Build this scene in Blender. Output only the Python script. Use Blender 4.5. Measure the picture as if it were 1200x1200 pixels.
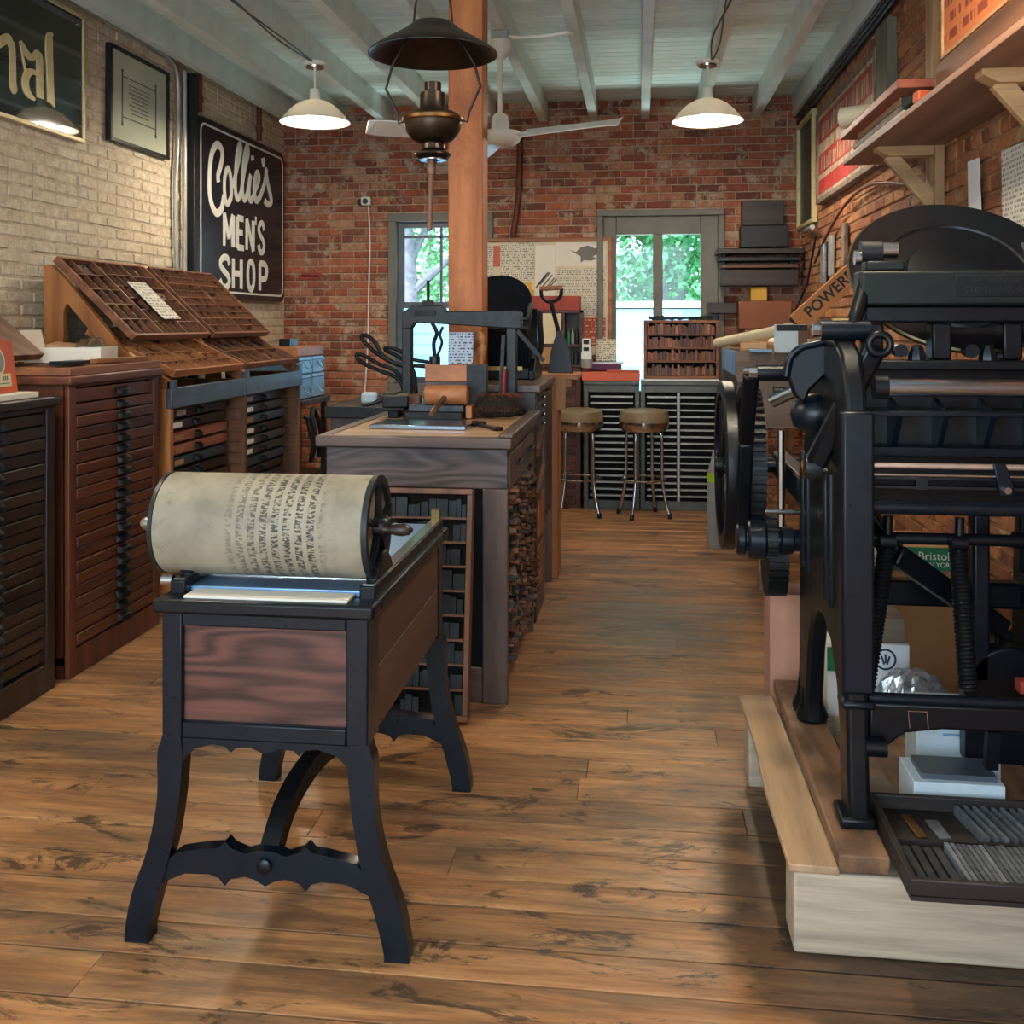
import bpy, math, random
from mathutils import Matrix, Vector, Euler
random.seed(7)
PI = math.pi
scene = bpy.context.scene
col = scene.collection
for o in list(bpy.data.objects): bpy.data.objects.remove(o)

# ---------------------------------------------------------------- camera
H = 1.5
cam = bpy.data.cameras.new('camera'); cam_o = bpy.data.objects.new('camera', cam); col.objects.link(cam_o)
cam.sensor_width = 36; cam.lens = 36; cam.sensor_fit = 'HORIZONTAL'
cam.shift_y = (378 - 600) / 1200
cam.clip_start = .05
cam_o.location = (0, 0, H)
cam_o.rotation_euler = (PI / 2, 0, math.atan(.125))
scene.camera = cam_o
# ---------------------------------------------------------------- world, sun, added fill lamps
w = bpy.data.worlds.new('world'); scene.world = w; w.use_nodes = True
bg = w.node_tree.nodes['Background']
bg.inputs[0].default_value = (.62, .82, 1.0, 1); bg.inputs[1].default_value = 2.2
def light(name, kind, loc, rot, energy, color, **k):
    l = bpy.data.lights.new(name, kind); l.energy = energy; l.color = color
    for a, b in k.items(): setattr(l, a, b)
    o = bpy.data.objects.new(name, l); col.objects.link(o); o.location = loc; o.rotation_euler = rot
    return o
light('sun', 'SUN', (0, 0, 20), (math.radians(42), 0, math.radians(-18)), 4.0, (1, .96, .88), angle=.3)
light('added_front_fill', 'AREA', (-.95, -1.62, 1.75), (PI / 2, 0, 0), 55, (.74, .87, 1), shape='RECTANGLE', size=3.5, size_y=2.3)  # added area lamp behind the camera, standing in for shop window daylight
# added hidden lamps below both back sills, lighting the ceiling like yard bounce
for nm_, x_, w_, e_ in (('added_upfill_sash', -1.72, .8, 80), ('added_upfill_panes', .16, .9, 100)):
    light(nm_, 'AREA', (x_, 9.5, .45), (math.radians(180 - 38), 0, 0), e_, (.86, 1, .95), shape='RECTANGLE', size=w_, size_y=.7)
scene.view_settings.view_transform = 'Standard'; scene.view_settings.look = 'None'
scene.view_settings.gamma = 1; scene.view_settings.use_curve_mapping = False
scene.view_settings.exposure = 0.95

# ---------------------------------------------------------------- mesh builder
class B:
    def __init__(s): s.v = []; s.f = []
    def n(s): return len(s.v)
    def add(s, vs, fs):
        k = len(s.v); s.v += [tuple(p) for p in vs]; s.f += [tuple(i + k for i in f) for f in fs]; return s
    def box(s, x0, x1, y0, y1, z0, z1):
        return s.add([(x0,y0,z0),(x1,y0,z0),(x1,y1,z0),(x0,y1,z0),(x0,y0,z1),(x1,y0,z1),(x1,y1,z1),(x0,y1,z1)],
                     [(0,3,2,1),(4,5,6,7),(0,1,5,4),(1,2,6,5),(2,3,7,6),(3,0,4,7)])
    def obox(s, c, size, rot=(0, 0, 0)):
        k = s.n(); a, b, d = (q / 2 for q in size); s.box(-a, a, -b, b, -d, d)
        return s.xf(Matrix.Translation(c) @ Euler(rot).to_matrix().to_4x4(), k)
    def xf(s, M, k=0):
        for i in range(k, len(s.v)): s.v[i] = tuple(M @ Vector(s.v[i]))
        return s
    def bar(s, p0, p1, w, h, up=(0, 0, 1)):
        p0, p1 = Vector(p0), Vector(p1); d = p1 - p0; L = d.length; d.normalize()
        u = Vector(up)
        if abs(d.dot(u)) > .98: u = Vector((0, 1, 0)) if abs(d.y) < .9 else Vector((1, 0, 0))
        r = d.cross(u).normalized(); u = r.cross(d)
        vs = [p + r * (a * w / 2) + u * (b * h / 2) for p in (p0, p1) for a, b in ((-1,-1),(1,-1),(1,1),(-1,1))]
        return s.add(vs, [(0,1,2,3),(7,6,5,4),(0,4,5,1),(1,5,6,2),(2,6,7,3),(3,7,4,0)])
    def tube(s, pts, r, n=10, closed=False, flat=1.0):
        pts = [Vector(p) for p in pts]; m = len(pts)
        rs = r if isinstance(r, (list, tuple)) else [r] * m
        k = s.n(); prev = None
        for i, p in enumerate(pts):
            a = pts[(i - 1) % m] if (closed or i) else p; b = pts[(i + 1) % m] if (closed or i < m - 1) else p
            d = (b - a).normalized()
            if prev is None:
                u = Vector((0, 0, 1)) if abs(d.z) < .9 else Vector((1, 0, 0))
                u = (u - d * u.dot(d)).normalized()
            else:
                u = prev - d * prev.dot(d)
                u = u.normalized() if u.length > 1e-6 else prev
            prev = u; q = d.cross(u)
            for j in range(n):
                t = 2 * PI * j / n
                s.v.append(tuple(p + u * (math.cos(t) * rs[i]) + q * (math.sin(t) * rs[i] * flat)))
        for i in range(m if closed else m - 1):
            for j in range(n):
                a = k + i * n + j; b = k + i * n + (j + 1) % n
                c = k + ((i + 1) % m) * n + (j + 1) % n; d = k + ((i + 1) % m) * n + j
                s.f.append((a, b, c, d))
        if not closed:
            s.f.append(tuple(k + j for j in reversed(range(n)))); s.f.append(tuple(k + (m - 1) * n + j for j in range(n)))
        return s
    def cyl(s, p0, p1, r, n=16, r2=None): return s.tube([p0, p1], [r, r if r2 is None else r2], n)
    def lathe(s, prof, o=(0, 0, 0), n=24, axis='Z', caps=True):
        k = s.n()
        for r, z in prof:
            for j in range(n):
                t = 2 * PI * j / n; c, q = r * math.cos(t), r * math.sin(t)
                p = {'Z': (c, q, z), 'X': (z, c, q), 'Y': (q, z, c)}[axis]
                s.v.append((o[0] + p[0], o[1] + p[1], o[2] + p[2]))
        for i in range(len(prof) - 1):
            for j in range(n):
                s.f.append((k + i*n + j, k + i*n + (j+1) % n, k + (i+1)*n + (j+1) % n, k + (i+1)*n + j))
        if caps:
            if prof[0][0] > 1e-4: s.f.append(tuple(k + j for j in reversed(range(n))))
            if prof[-1][0] > 1e-4: s.f.append(tuple(k + (len(prof)-1)*n + j for j in range(n)))
        return s
    def prism(s, poly, plane, c0, c1):
        m = len(poly); put = {'YZ': lambda a, b, c: (c, a, b), 'XZ': lambda a, b, c: (a, c, b), 'XY': lambda a, b, c: (a, b, c)}[plane]
        vs = [put(a, b, c0) for a, b in poly] + [put(a, b, c1) for a, b in poly]
        fs = [tuple(range(m)), tuple(reversed(range(m, 2 * m)))] + [(i, i + m, (i + 1) % m + m, (i + 1) % m) for i in range(m)]
        return s.add(vs, fs)
    def mesh(s, name, smooth=None):
        me = bpy.data.meshes.new(name); me.from_pydata(s.v, [], s.f); me.update()
        import bmesh
        bm = bmesh.new(); bm.from_mesh(me); bmesh.ops.recalc_face_normals(bm, faces=bm.faces); bm.to_mesh(me); bm.free()
        if smooth is not None:
            me.shade_smooth(); me.set_sharp_from_angle(angle=math.radians(smooth))
        return me
    def build(s, name, mat, parent=None, smooth=None, bevel=0, seg=2, local=False):
        if parent is None and not local:
            xs, ys, zs = zip(*s.v); base = Vector(((min(xs)+max(xs))/2, (min(ys)+max(ys))/2, min(zs)))
        else: base = root_loc(parent) if not local else Vector((0, 0, 0))
        s.v = [(x - base.x, y - base.y, z - base.z) for x, y, z in s.v]
        me = s.mesh(name, smooth); o = bpy.data.objects.new(name, me); col.objects.link(o)
        me.materials.append(M[mat] if isinstance(mat, str) else mat)
        if parent is not None: o.parent = parent
        elif not local: o.location = base
        if bevel:
            md = o.modifiers.new('bevel', 'BEVEL'); md.width = bevel; md.segments = seg; md.limit_method = 'ANGLE'; md.angle_limit = math.radians(40)
            if smooth is None: me.shade_smooth(); me.set_sharp_from_angle(angle=math.radians(50))
        return o
def root_loc(p):
    while p is not None and p.parent is not None: p = p.parent
    return Vector(p.location) if p is not None else Vector((0, 0, 0))
def tag(o, label=None, cat=None, group=None, kind=None):
    if label: o['label'] = label
    if cat: o['category'] = cat
    if group: o['group'] = group
    if kind: o['kind'] = kind
    return o
def T(name, label, cat, loc=(0, 0, 0), rotz=0, group=None, kind=None):
    o = bpy.data.objects.new(name, None); col.objects.link(o); o.empty_display_size = .05
    o.location = loc; o.rotation_euler = (0, 0, rotz)
    return tag(o, label, cat, group, kind)
def clone(o, parent=None, dloc=(0, 0, 0)):
    c = o.copy(); col.objects.link(c); c.parent = parent
    c.location = Vector(o.location) + Vector(dloc)
    for ch in o.children: clone(ch, c)
    return c
def arc(cx, cy, r, a0, a1, n=12, ry=None):
    ry = r if ry is None else ry
    return [(cx + r * math.cos(math.radians(a0 + (a1 - a0) * i / n)), cy + ry * math.sin(math.radians(a0 + (a1 - a0) * i / n))) for i in range(n + 1)]
def smoothpath(pts, k=6):
    out = []; P = [Vector(p) for p in pts]
    for i in range(len(P) - 1):
        p0 = P[max(i-1, 0)]; p1 = P[i]; p2 = P[i+1]; p3 = P[min(i+2, len(P)-1)]
        for j in range(k):
            t = j / k
            out.append(.5 * ((2*p1) + (p2-p0)*t + (2*p0-5*p1+4*p2-p3)*t*t + (3*p1-p0-3*p2+p3)*t**3))
    out.append(P[-1]); return out
def stroke(pts, wd, k=8):
    """outline polygon of a brush stroke; pts (a, b) or (a, b, width)"""
    P3 = smoothpath([(p[0], p[1], p[2] if len(p) > 2 else wd) for p in pts], k)
    L, R = [], []
    for i, p in enumerate(P3):
        a = P3[max(i-1, 0)]; b = P3[min(i+1, len(P3)-1)]
        d = Vector((b.x-a.x, b.y-a.y)).normalized(); nx, ny = -d.y, d.x
        L.append((p.x + nx*p.z/2, p.y + ny*p.z/2)); R.append((p.x - nx*p.z/2, p.y - ny*p.z/2))
    return L, R
def stroke_into(b, pts, wd, plane, c0, c1, k=8):
    L, R = stroke(pts, wd, k)
    put = {'YZ': lambda a, q, c: (c, a, q), 'XZ': lambda a, q, c: (a, c, q)}[plane]; n = len(L); k0 = getattr(b, 'lift', 0); vs = []
    for i in range(n):
        top = c1 + (c1 - c0) * .6 * i / n      # paint thickens along the stroke, so crossings never lie in one plane
        vs += [put(*L[i], top), put(*R[i], top), put(*R[i], c0), put(*L[i], c0)]
    fs = [(0, 1, 2, 3), (4*n-1, 4*n-2, 4*n-3, 4*n-4)]
    for i in range(n - 1): fs += [(4*i+j, 4*i+(j+1) % 4, 4*i+4+(j+1) % 4, 4*i+4+j) for j in range(4)]
    b.add(vs, fs)
def text_b(body, size, offset=0, extrude=.002, sx=1, align='CENTER', spacing=1):
    cu = bpy.data.curves.new('t', 'FONT'); cu.body = body; cu.size = size; cu.extrude = extrude; cu.offset = offset
    cu.align_x = align; cu.resolution_u = 3; cu.space_character = spacing
    ob = bpy.data.objects.new('t', cu); col.objects.link(ob)
    dg = bpy.context.evaluated_depsgraph_get(); me = bpy.data.meshes.new_from_object(ob.evaluated_get(dg))
    b = B(); b.add([(v.co.x * sx, v.co.y, v.co.z) for v in me.vertices], [tuple(p.vertices) for p in me.polygons])
    bpy.data.objects.remove(ob); bpy.data.meshes.remove(me); bpy.data.curves.remove(cu)
    return b
def frame4(b, a0, a1, b0, b1, wd, plane, c0, c1):
    for q in ([(a0,b0),(a1,b0),(a1,b0+wd),(a0,b0+wd)], [(a0,b1-wd),(a1,b1-wd),(a1,b1),(a0,b1)],
              [(a0,b0+wd),(a0+wd,b0+wd),(a0+wd,b1-wd),(a0,b1-wd)], [(a1-wd,b0+wd),(a1,b0+wd),(a1,b1-wd),(a1-wd,b1-wd)]):
        b.prism(q, plane, c0, c1)
    return b
# ---------------------------------------------------------------- materials
M = {}
def srgb(h):
    c = [int(h[i:i+2], 16) / 255 for i in (0, 2, 4)]
    return tuple((x / 12.92 if x <= .04045 else ((x + .055) / 1.055) ** 2.4) for x in c) + (1,)
class NT:
    def __init__(s, name):
        s.m = bpy.data.materials.new(name); s.m.use_nodes = True; s.t = s.m.node_tree; s.p = s.t.nodes['Principled BSDF']; M[name] = s.m
    def n(s, kind, **k):
        nd = s.t.nodes.new('ShaderNode' + kind)
        for a, b in k.items():
            if a.startswith('_'): nd.inputs[a[1:].replace('_', ' ')].default_value = b
            else: setattr(nd, a, b)
        return nd
    def l(s, a, b): s.t.links.new(a, b)
    def math(s, op, a, b=None, clamp=False):
        nd = s.n('Math', operation=op); nd.use_clamp = clamp
        for i, q in enumerate((a, b)):
            if q is None: continue
            if isinstance(q, (int, float)): nd.inputs[i].default_value = q
            else: s.l(q, nd.inputs[i])
        return nd.outputs[0]
    def ramp(s, fac, stops, interp='LINEAR'):
        nd = s.n('ValToRGB'); cr = nd.color_ramp; cr.interpolation = interp
        while len(cr.elements) < len(stops): cr.elements.new(.5)
        for e, (p, c) in zip(cr.elements, stops): e.position = p; e.color = c
        s.l(fac, nd.inputs[0]); return nd.outputs[0]
    def mix(s, fac, a, b, mode='MIX'):
        nd = s.n('Mix', data_type='RGBA', blend_type=mode)
        for i, q in ((0, fac), (6, a), (7, b)):
            if isinstance(q, (int, float, tuple)): nd.inputs[i].default_value = q
            else: s.l(q, nd.inputs[i])
        return nd.outputs[2]
    def coords(s, scale=(1, 1, 1), rnd=True, world=False):
        v = s.n('NewGeometry').outputs['Position'] if world else s.n('TexCoord').outputs['Object']
        mp = s.n('Mapping'); mp.inputs['Scale'].default_value = scale; s.l(v, mp.inputs[0])
        if not rnd: return mp.outputs[0]
        r = s.n('ObjectInfo').outputs['Random']; va = s.n('VectorMath', operation='ADD')
        cx = s.n('CombineXYZ'); k = s.math('MULTIPLY', r, 37.0)
        for i in range(3): s.l(k, cx.inputs[i])
        s.l(mp.outputs[0], va.inputs[0]); s.l(cx.outputs[0], va.inputs[1]); return va.outputs[0]
    def noise(s, vec, scale, detail=4, rough=.55, dist=0):
        nd = s.n('TexNoise', _Scale=scale, _Detail=detail, _Roughness=rough, _Distortion=dist); s.l(vec, nd.inputs['Vector']); return nd.outputs['Fac']
    def bump(s, h, strength=.3, dist=.01):
        nd = s.n('Bump', _Strength=strength, _Distance=dist); s.l(h, nd.inputs['Height']); s.l(nd.outputs[0], s.p.inputs['Normal'])
    def base(s, c):
        if isinstance(c, tuple): s.p.inputs['Base Color'].default_value = c
        else: s.l(c, s.p.inputs['Base Color'])
    def rough(s, r):
        if isinstance(r, (int, float)): s.p.inputs['Roughness'].default_value = r
        else: s.l(r, s.p.inputs['Roughness'])
    def vary(s, c, lo=.7, hi=1.25):
        r = s.n('ObjectInfo').outputs['Random']; k = s.n('MapRange'); k.inputs[3].default_value = lo; k.inputs[4].default_value = hi; s.l(r, k.inputs[0])
        cx = s.n('CombineColor'); [s.l(k.outputs[0], cx.inputs[i]) for i in range(3)]
        return s.mix(1.0, c, cx.outputs[0], 'MULTIPLY')
def wood(name, dark, light, axis='X', rough=.5, scale=1.0, vary=(.8, 1.2), rings=True, stain=None, world=False):
    m = NT(name); st = {'X': (.07, 1, 1), 'Y': (1, .07, 1), 'Z': (1, 1, .07)}[axis]
    v = m.coords(tuple(q * scale for q in st), world=world)
    g = m.noise(v, 9, 6, .65, 1.6); fine = m.noise(v, 70, 3, .6)
    f = m.math('ADD', m.math('MULTIPLY', g, .75), m.math('MULTIPLY', fine, .35))
    if rings:
        wv = m.n('TexWave', wave_type='RINGS', rings_direction=axis, _Scale=3.0, _Distortion=7.0, _Detail=2.0); m.l(v, wv.inputs[0])
        f = m.math('ADD', m.math('MULTIPLY', f, .8), m.math('MULTIPLY', wv.outputs['Fac'], .2))
    c = m.ramp(f, [(.28, srgb(dark)), (.72, srgb(light))])
    c = m.vary(c, *vary)
    if stain:
        sn = m.noise(m.coords((1, 1, 1)), 3.2, 5, .7)
        c = m.mix(m.ramp(sn, [(.5, (0,0,0,1)), (.68, (1,1,1,1))]), c, srgb(stain))
    m.base(c); m.rough(rough); m.bump(f, .15, .004); return m
def figured(name, dark, light, rough=.4):
    m = NT(name); v = m.coords((.32, 1, 1.5))
    big = m.noise(m.coords((.22, .6, 1.15)), 5.0, 2, .4); wvf = m.math('ADD', m.math('MULTIPLY', m.math('SINE', m.math('MULTIPLY', big, 95.0)), .5), .5)
    fine = m.noise(m.coords((.05, 1, 1)), 60, 4, .65)
    f = m.math('ADD', m.math('MULTIPLY', wvf, .4), m.math('MULTIPLY', fine, .65))
    m.base(m.ramp(f, [(.2, srgb(dark)), (.85, srgb(light))])); m.rough(rough); m.bump(f, .12, .003)
def paint(name, c, rough=.5, metal=0, noise=.12, scale=8, bump=.05, var=None, coat=0):
    m = NT(name); f = m.noise(m.coords(), scale, 5, .6); k = srgb(c)
    lo = tuple(q * (1 - noise * 1.6) for q in k[:3]) + (1,); hi = tuple(min(1, q * (1 + noise)) for q in k[:3]) + (1,)
    cc = m.ramp(f, [(.3, lo), (.7, hi)])
    if var: cc = m.vary(cc, *var)
    m.base(cc); m.rough(rough); m.p.inputs['Metallic'].default_value = metal; m.p.inputs['Coat Weight'].default_value = coat
    if bump: m.bump(f, bump, .004)
    return m
# wood families
for ax in 'XYZ':
    wood('cab_dark_' + ax, '150e0b', '3c2a20', ax, .42, 1.2)
    wood('cab_red_' + ax, '2c120c', '653622', ax, .42, 1.0, (.7, 1.25))
    wood('oak_' + ax, '7a4523', 'b97a45', ax, .5, 1.0)
    wood('walnut_' + ax, '3a2418', '7a5238', ax, .45, 1.0)
    wood('island_' + ax, '3a2d2a', '6f5a50', ax, .38, 1.0)
    wood('pine_' + ax, '9c7148', 'd3aa78', ax, .6, 1.0)
    wood('case_' + ax, '4a2a1a', '8d5a3a', ax, .55, 1.0)
wood('case_floor', '2e1a12', '6a3f28', 'Y', .7, 2.5, stain='1a1210')
wood('slab_top', '8d6a48', 'c6a27a', 'X', .4, 1.0)
wood('post', 'a3582a', 'd8894c', 'Z', .55, .8, (1, 1), stain='a85f34')
wood('timber', '978672', 'd4c2a8', 'X', .75, 1.2, rings=False)
figured('panel_red', '24130f', '6b4238', .36); figured('island_front', '2c2423', '665654', .38)
wood('press_box', '3a2a24', '5e463a', 'Y', .5, .8)
wood('shelf_wood', '6b4a38', '97705a', 'Y', .55, .8)
# metals and paints
def iron(name, c='0d1318', rough=.32, scale=14):
    m = paint(name, c, rough, .0, .18, scale, .03); m.p.inputs['Specular IOR Level'].default_value = .30
    r = m.ramp(m.noise(m.coords(), 30, 3), [(.3, (rough*.9,)*3 + (1,)), (.7, (min(1, rough*1.2),)*3 + (1,))]); m.rough(r); return m
iron('iron', '090f15', .33); iron('iron_dull', '0d1014', .48); iron('iron_blue', '0c1620', .3); iron('iron_grey', '232527', .42)
paint('steel', 'b4b8bb', .22, 1, .1, 20, 0); paint('steel_blue', '9fb4c8', .18, 1, .08, 12, .02); paint('chrome', 'c8cacb', .12, 1, .05, 20, 0)
paint('brass', 'a98a55', .3, 1, .1, 20, 0); paint('bronze_dark', '3a2f26', .38, .8, .3, 10, .05); paint('bronze', '6a4c2c', .35, .9, .2, 10, .03)
paint('lead', '9aa0a6', .42, .6, .25, 25, .05, (.5, 1.25)); paint('lead_dark', '4a4d50', .45, .7, .3, 25, .05, (.5, 1.3))
paint('white_enamel', 'e6e2d6', .3, 0, .03, 6, 0); paint('white_paint', 'd6dcd8', .55, 0, .06, 5, .06)
paint('joist_paint', 'd6e2dc', .5, 0, .08, 6, .08); paint('ceiling_paint', 'e0ece4', .5, 0, .05, 4, .05, (.9, 1.05))
paint('grey_paint', '6f6a60', .55, 0, .1, 6, .05); paint('grey_metal', '5a5f5c', .45, .1, .12, 6, .03, None)
paint('grey_blue_paint', '4c5560', .4, 0, .2, 8, .04); paint('black_paint', '121314', .45, 0, .2, 8, .03); paint('black_plastic', '0e0f10', .35, 0, .1, 8, 0)
paint('sign_black', '161d29', .25, 0, .25, 3, .02); paint('sign_white', 'e9e6da', .5, 0, .06, 20, 0); paint('gold', 'd6c592', .45, .15, .1, 20, 0)
paint('cream', 'd9c9a8', .7, 0, .06, 6, 0); paint('paper', 'e4ddcd', .8, 0, .05, 6, 0); paint('paper_white', 'eef0f0', .8, 0, .03, 6, 0)
paint('cardboard', 'a9825c', .8, 0, .08, 6, 0); paint('orange', 'c4552c', .5, 0, .08, 6, 0); paint('salmon', 'd4664a', .6, 0, .08, 6, 0)
paint('rust_red', '9a3a2c', .6, 0, .2, 6, .03); paint('green_card', '1f7a58', .6, 0, .08, 6, 0); paint('lime', '9cc81e', .5, 0, .05, 6, 0)
paint('yellow', 'd2a23a', .6, 0, .1, 6, 0); paint('purple', '5a2a58', .6, 0, .1, 6, 0); paint('blue_box', '86aed0', .35, .1, .12, 6, .02)
paint('blue_dark', '27405e', .4, 0, .12, 6, .02); paint('magenta', 'b8305a', .6, 0, .05, 6, 0)
paint('vinyl', '857456', .45, 0, .15, 5, .04); paint('rust_pipe', '6e3a22', .6, .3, .3, 10, .1); paint('conduit', 'b0b0a8', .4, .5, .15, 6, .02)
paint('fur', '7a4028', .9, 0, .6, 30, .5); paint('fur_dark', '1e1512', .9, 0, .4, 30, .4); paint('leather_red', '6a1f22', .5, 0, .2, 8, .05)
paint('grey_fabric', '8f8f8c', .8, 0, .1, 20, .1); paint('photo_bin', '8b8b88', .6, 0, .1, 10, .03)
paint('copper_wood', 'b0734a', .5, 0, .2, 12, .05); paint('sky_card', 'c8d8e0', .7, 0, .06, 6, 0)
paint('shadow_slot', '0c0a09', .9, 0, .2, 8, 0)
def glass(name, tint=(1, 1, 1, 1), fac=.1):
    m = NT(name); t = m.t; out = t.nodes['Material Output']; t.nodes.remove(m.p)
    tr = m.n('BsdfTransparent'); tr.inputs[0].default_value = tint; gl = m.n('BsdfGlossy'); gl.inputs['Roughness'].default_value = .03
    mx = m.n('MixShader'); mx.inputs[0].default_value = fac; m.l(tr.outputs[0], mx.inputs[1]); m.l(gl.outputs[0], mx.inputs[2]); m.l(mx.outputs[0], out.inputs[0])
glass('window_glass', (.93, .98, 1, 1), .025); glass('lamp_glass', (.9, .9, .85, 1), .2); glass('clear_plastic', (.8, .85, .85, 1), .35)
def emit(name, c, s):
    m = NT(name); m.p.inputs['Emission Color'].default_value = c; m.p.inputs['Emission Strength'].default_value = s; m.base((1, 1, 1, 1))
emit('bulb', (1, .86, .66, 1), 14)
def printed(name, bg_c, ink, scale, plane='XZ', thresh=.5, block=(14, 40), rough=.8):
    """flat print: rows of broken ink marks"""
    m = NT(name); tc = m.n('TexCoord').outputs['Object']; sp = m.n('SeparateXYZ'); m.l(tc, sp.inputs[0])
    a, b = {'XZ': (0, 2), 'YZ': (1, 2), 'XY': (0, 1), 'YX': (1, 0)}[plane]
    rows = m.math('SINE', m.math('MULTIPLY', sp.outputs[b], scale * 6.28))
    cx = m.n('CombineXYZ'); m.l(m.math('MULTIPLY', sp.outputs[a], block[1]), cx.inputs[0]); m.l(m.math('FLOOR', m.math('MULTIPLY', sp.outputs[b], scale)), cx.inputs[1])
    m.l(m.math('MULTIPLY', m.n('ObjectInfo').outputs['Random'], 50.0), cx.inputs[2])
    nz = m.noise(cx.outputs[0], 1.0, 2, .5)
    f = m.math('MULTIPLY', m.math('GREATER_THAN', rows, -.1), m.math('GREATER_THAN', nz, thresh))
    m.base(m.mix(f, srgb(bg_c), srgb(ink))); m.rough(rough)
printed('print_xz', 'd9d2bd', '6a625a', 60, 'XZ', .5, (14, 90)); printed('print_yz', 'd8d2c4', '8a8276', 55, 'YZ', .5, (14, 90)); printed('print_xy', 'e6e0d0', '8a857c', 50, 'XY', .5, (14, 80))
printed('print_yx', 'e8e3d6', '908a80', 60, 'YX', .5, (14, 80)); printed('print_blue', 'a9b9cc', '47566a', 70, 'XZ', .5, (14, 90)); printed('print_red', 'b4503e', 'e0b9a0', 40, 'XZ', .52, (14, 60))
# ================================================================ the room
XL, XR, YB, YF, ZC, ZJ = -3.13, 1.34, 8.75, -1.5, 3.40, 3.22
def pixel_size(x, y, z):
    c, s = .99228, .12403; d = -s * x + c * y; u = c * x + s * y
    if d < .3: return None
    return 600 + 1200 * u / d, 378 - 1200 * (z - H) / d, d
# ---- floor boards
m = NT('floor_wood')
v = m.coords((.09, 1, 1), rnd=True, world=True); g = m.noise(v, 8, 8, .68, 1.2); fine = m.noise(v, 60, 4, .65)
f = m.math('ADD', m.math('MULTIPLY', g, .7), m.math('MULTIPLY', fine, .4))
c = m.ramp(f, [(.26, srgb('653f24')), (.5, srgb('ad774a')), (.78, srgb('dba874'))])
c = m.vary(c, .80, 1.14)
pw = m.coords((.5, 1.4, 1), rnd=False, world=True)
strk = m.ramp(m.noise(m.coords((.16, 1.5, 1), rnd=True, world=True), 6.5, 9, .74, .6), [(.45, (0,0,0,1)), (.60, (1,1,1,1))])
c = m.mix(m.math('MULTIPLY', strk, .55), c, srgb('4a3a2e'))
st = m.ramp(m.noise(pw, 1.7, 9, .74, .4), [(.50, (0,0,0,1)), (.60, (1,1,1,1))])
c = m.mix(m.math('MULTIPLY', st, .55), c, srgb('55493e'))
st2 = m.ramp(m.noise(pw, 6, 6, .78, .8), [(.56, (0,0,0,1)), (.61, (1,1,1,1))])
c = m.mix(m.math('MULTIPLY', st2, .8), c, srgb('2e251f'))
# dark boards around the press timbers: oily stain mixed with painted-in press shadow
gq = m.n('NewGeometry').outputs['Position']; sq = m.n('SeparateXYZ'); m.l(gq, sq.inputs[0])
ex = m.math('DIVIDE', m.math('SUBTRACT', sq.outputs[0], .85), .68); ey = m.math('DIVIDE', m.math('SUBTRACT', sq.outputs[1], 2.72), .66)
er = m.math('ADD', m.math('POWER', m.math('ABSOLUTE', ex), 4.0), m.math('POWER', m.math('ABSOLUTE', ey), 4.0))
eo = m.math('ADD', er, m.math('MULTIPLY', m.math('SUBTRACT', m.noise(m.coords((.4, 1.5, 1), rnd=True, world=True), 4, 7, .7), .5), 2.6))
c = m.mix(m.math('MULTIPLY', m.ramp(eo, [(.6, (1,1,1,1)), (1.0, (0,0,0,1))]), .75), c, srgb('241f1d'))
# worn grey-green paint in the aisle
gp = m.n('NewGeometry').outputs['Position']; sp = m.n('SeparateXYZ'); m.l(gp, sp.inputs[0])
dx = m.math('DIVIDE', m.math('SUBTRACT', sp.outputs[0], .02), .62); dy = m.math('DIVIDE', m.math('SUBTRACT', sp.outputs[1], 5.1), 1.15)
rr = m.math('SQRT', m.math('ADD', m.math('MULTIPLY', dx, dx), m.math('MULTIPLY', dy, dy)))
wear = m.noise(m.coords((.22, 1.6, 1), rnd=True, world=True), 4.5, 6, .7)
k = m.math('MULTIPLY', m.ramp(m.math('SUBTRACT', wear, m.math('MULTIPLY', rr, .17)), [(.36, (0,0,0,1)), (.48, (1,1,1,1))]), .7)
c = m.mix(m.math('MULTIPLY', k, .75), c, srgb('6a6e6a'))
m.base(c); m.rough(m.ramp(f, [(.3, (.55,)*3 + (1,)), (.7, (.34,)*3 + (1,))])); m.bump(f, .35, .006)
floor = T('floor', 'worn wide board floor of stained orange pine with dark patches', None, (0, 0, 0), kind='structure')
B().box(XL, XR, YF, YB, -.15, -.03).build('subfloor', 'shadow_slot', floor)
y = YF; row = 0
while y < YB - .02:
    wd = random.choice((.135, .15, .16, .165)); y1 = min(y + wd, YB)
    cuts = [XL] + sorted(random.uniform(XL + .4, XR - .4) for _ in range(random.choice((1, 1, 2)))) + [XR]
    for a, b_ in zip(cuts, cuts[1:]):
        g_ = .0034; h_ = .0006; zt = random.uniform(-.0015, 0); e = .0012
        b = B(); b.add([(a+h_,y+g_,-.03),(b_-h_,y+g_,-.03),(b_-h_,y1-g_,-.03),(a+h_,y1-g_,-.03),(a+h_,y+g_,zt-e),(b_-h_,y+g_,zt-e),(b_-h_,y1-g_,zt-e),(a+h_,y1-g_,zt-e),
                        (a+h_+e,y+g_+e,zt),(b_-h_-e,y+g_+e,zt),(b_-h_-e,y1-g_-e,zt),(a+h_+e,y1-g_-e,zt)],
                       [(0,1,5,4),(1,2,6,5),(2,3,7,6),(3,0,4,7),(4,5,9,8),(5,6,10,9),(6,7,11,10),(7,4,8,11),(8,9,10,11)])
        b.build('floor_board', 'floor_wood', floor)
    y = y1
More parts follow.
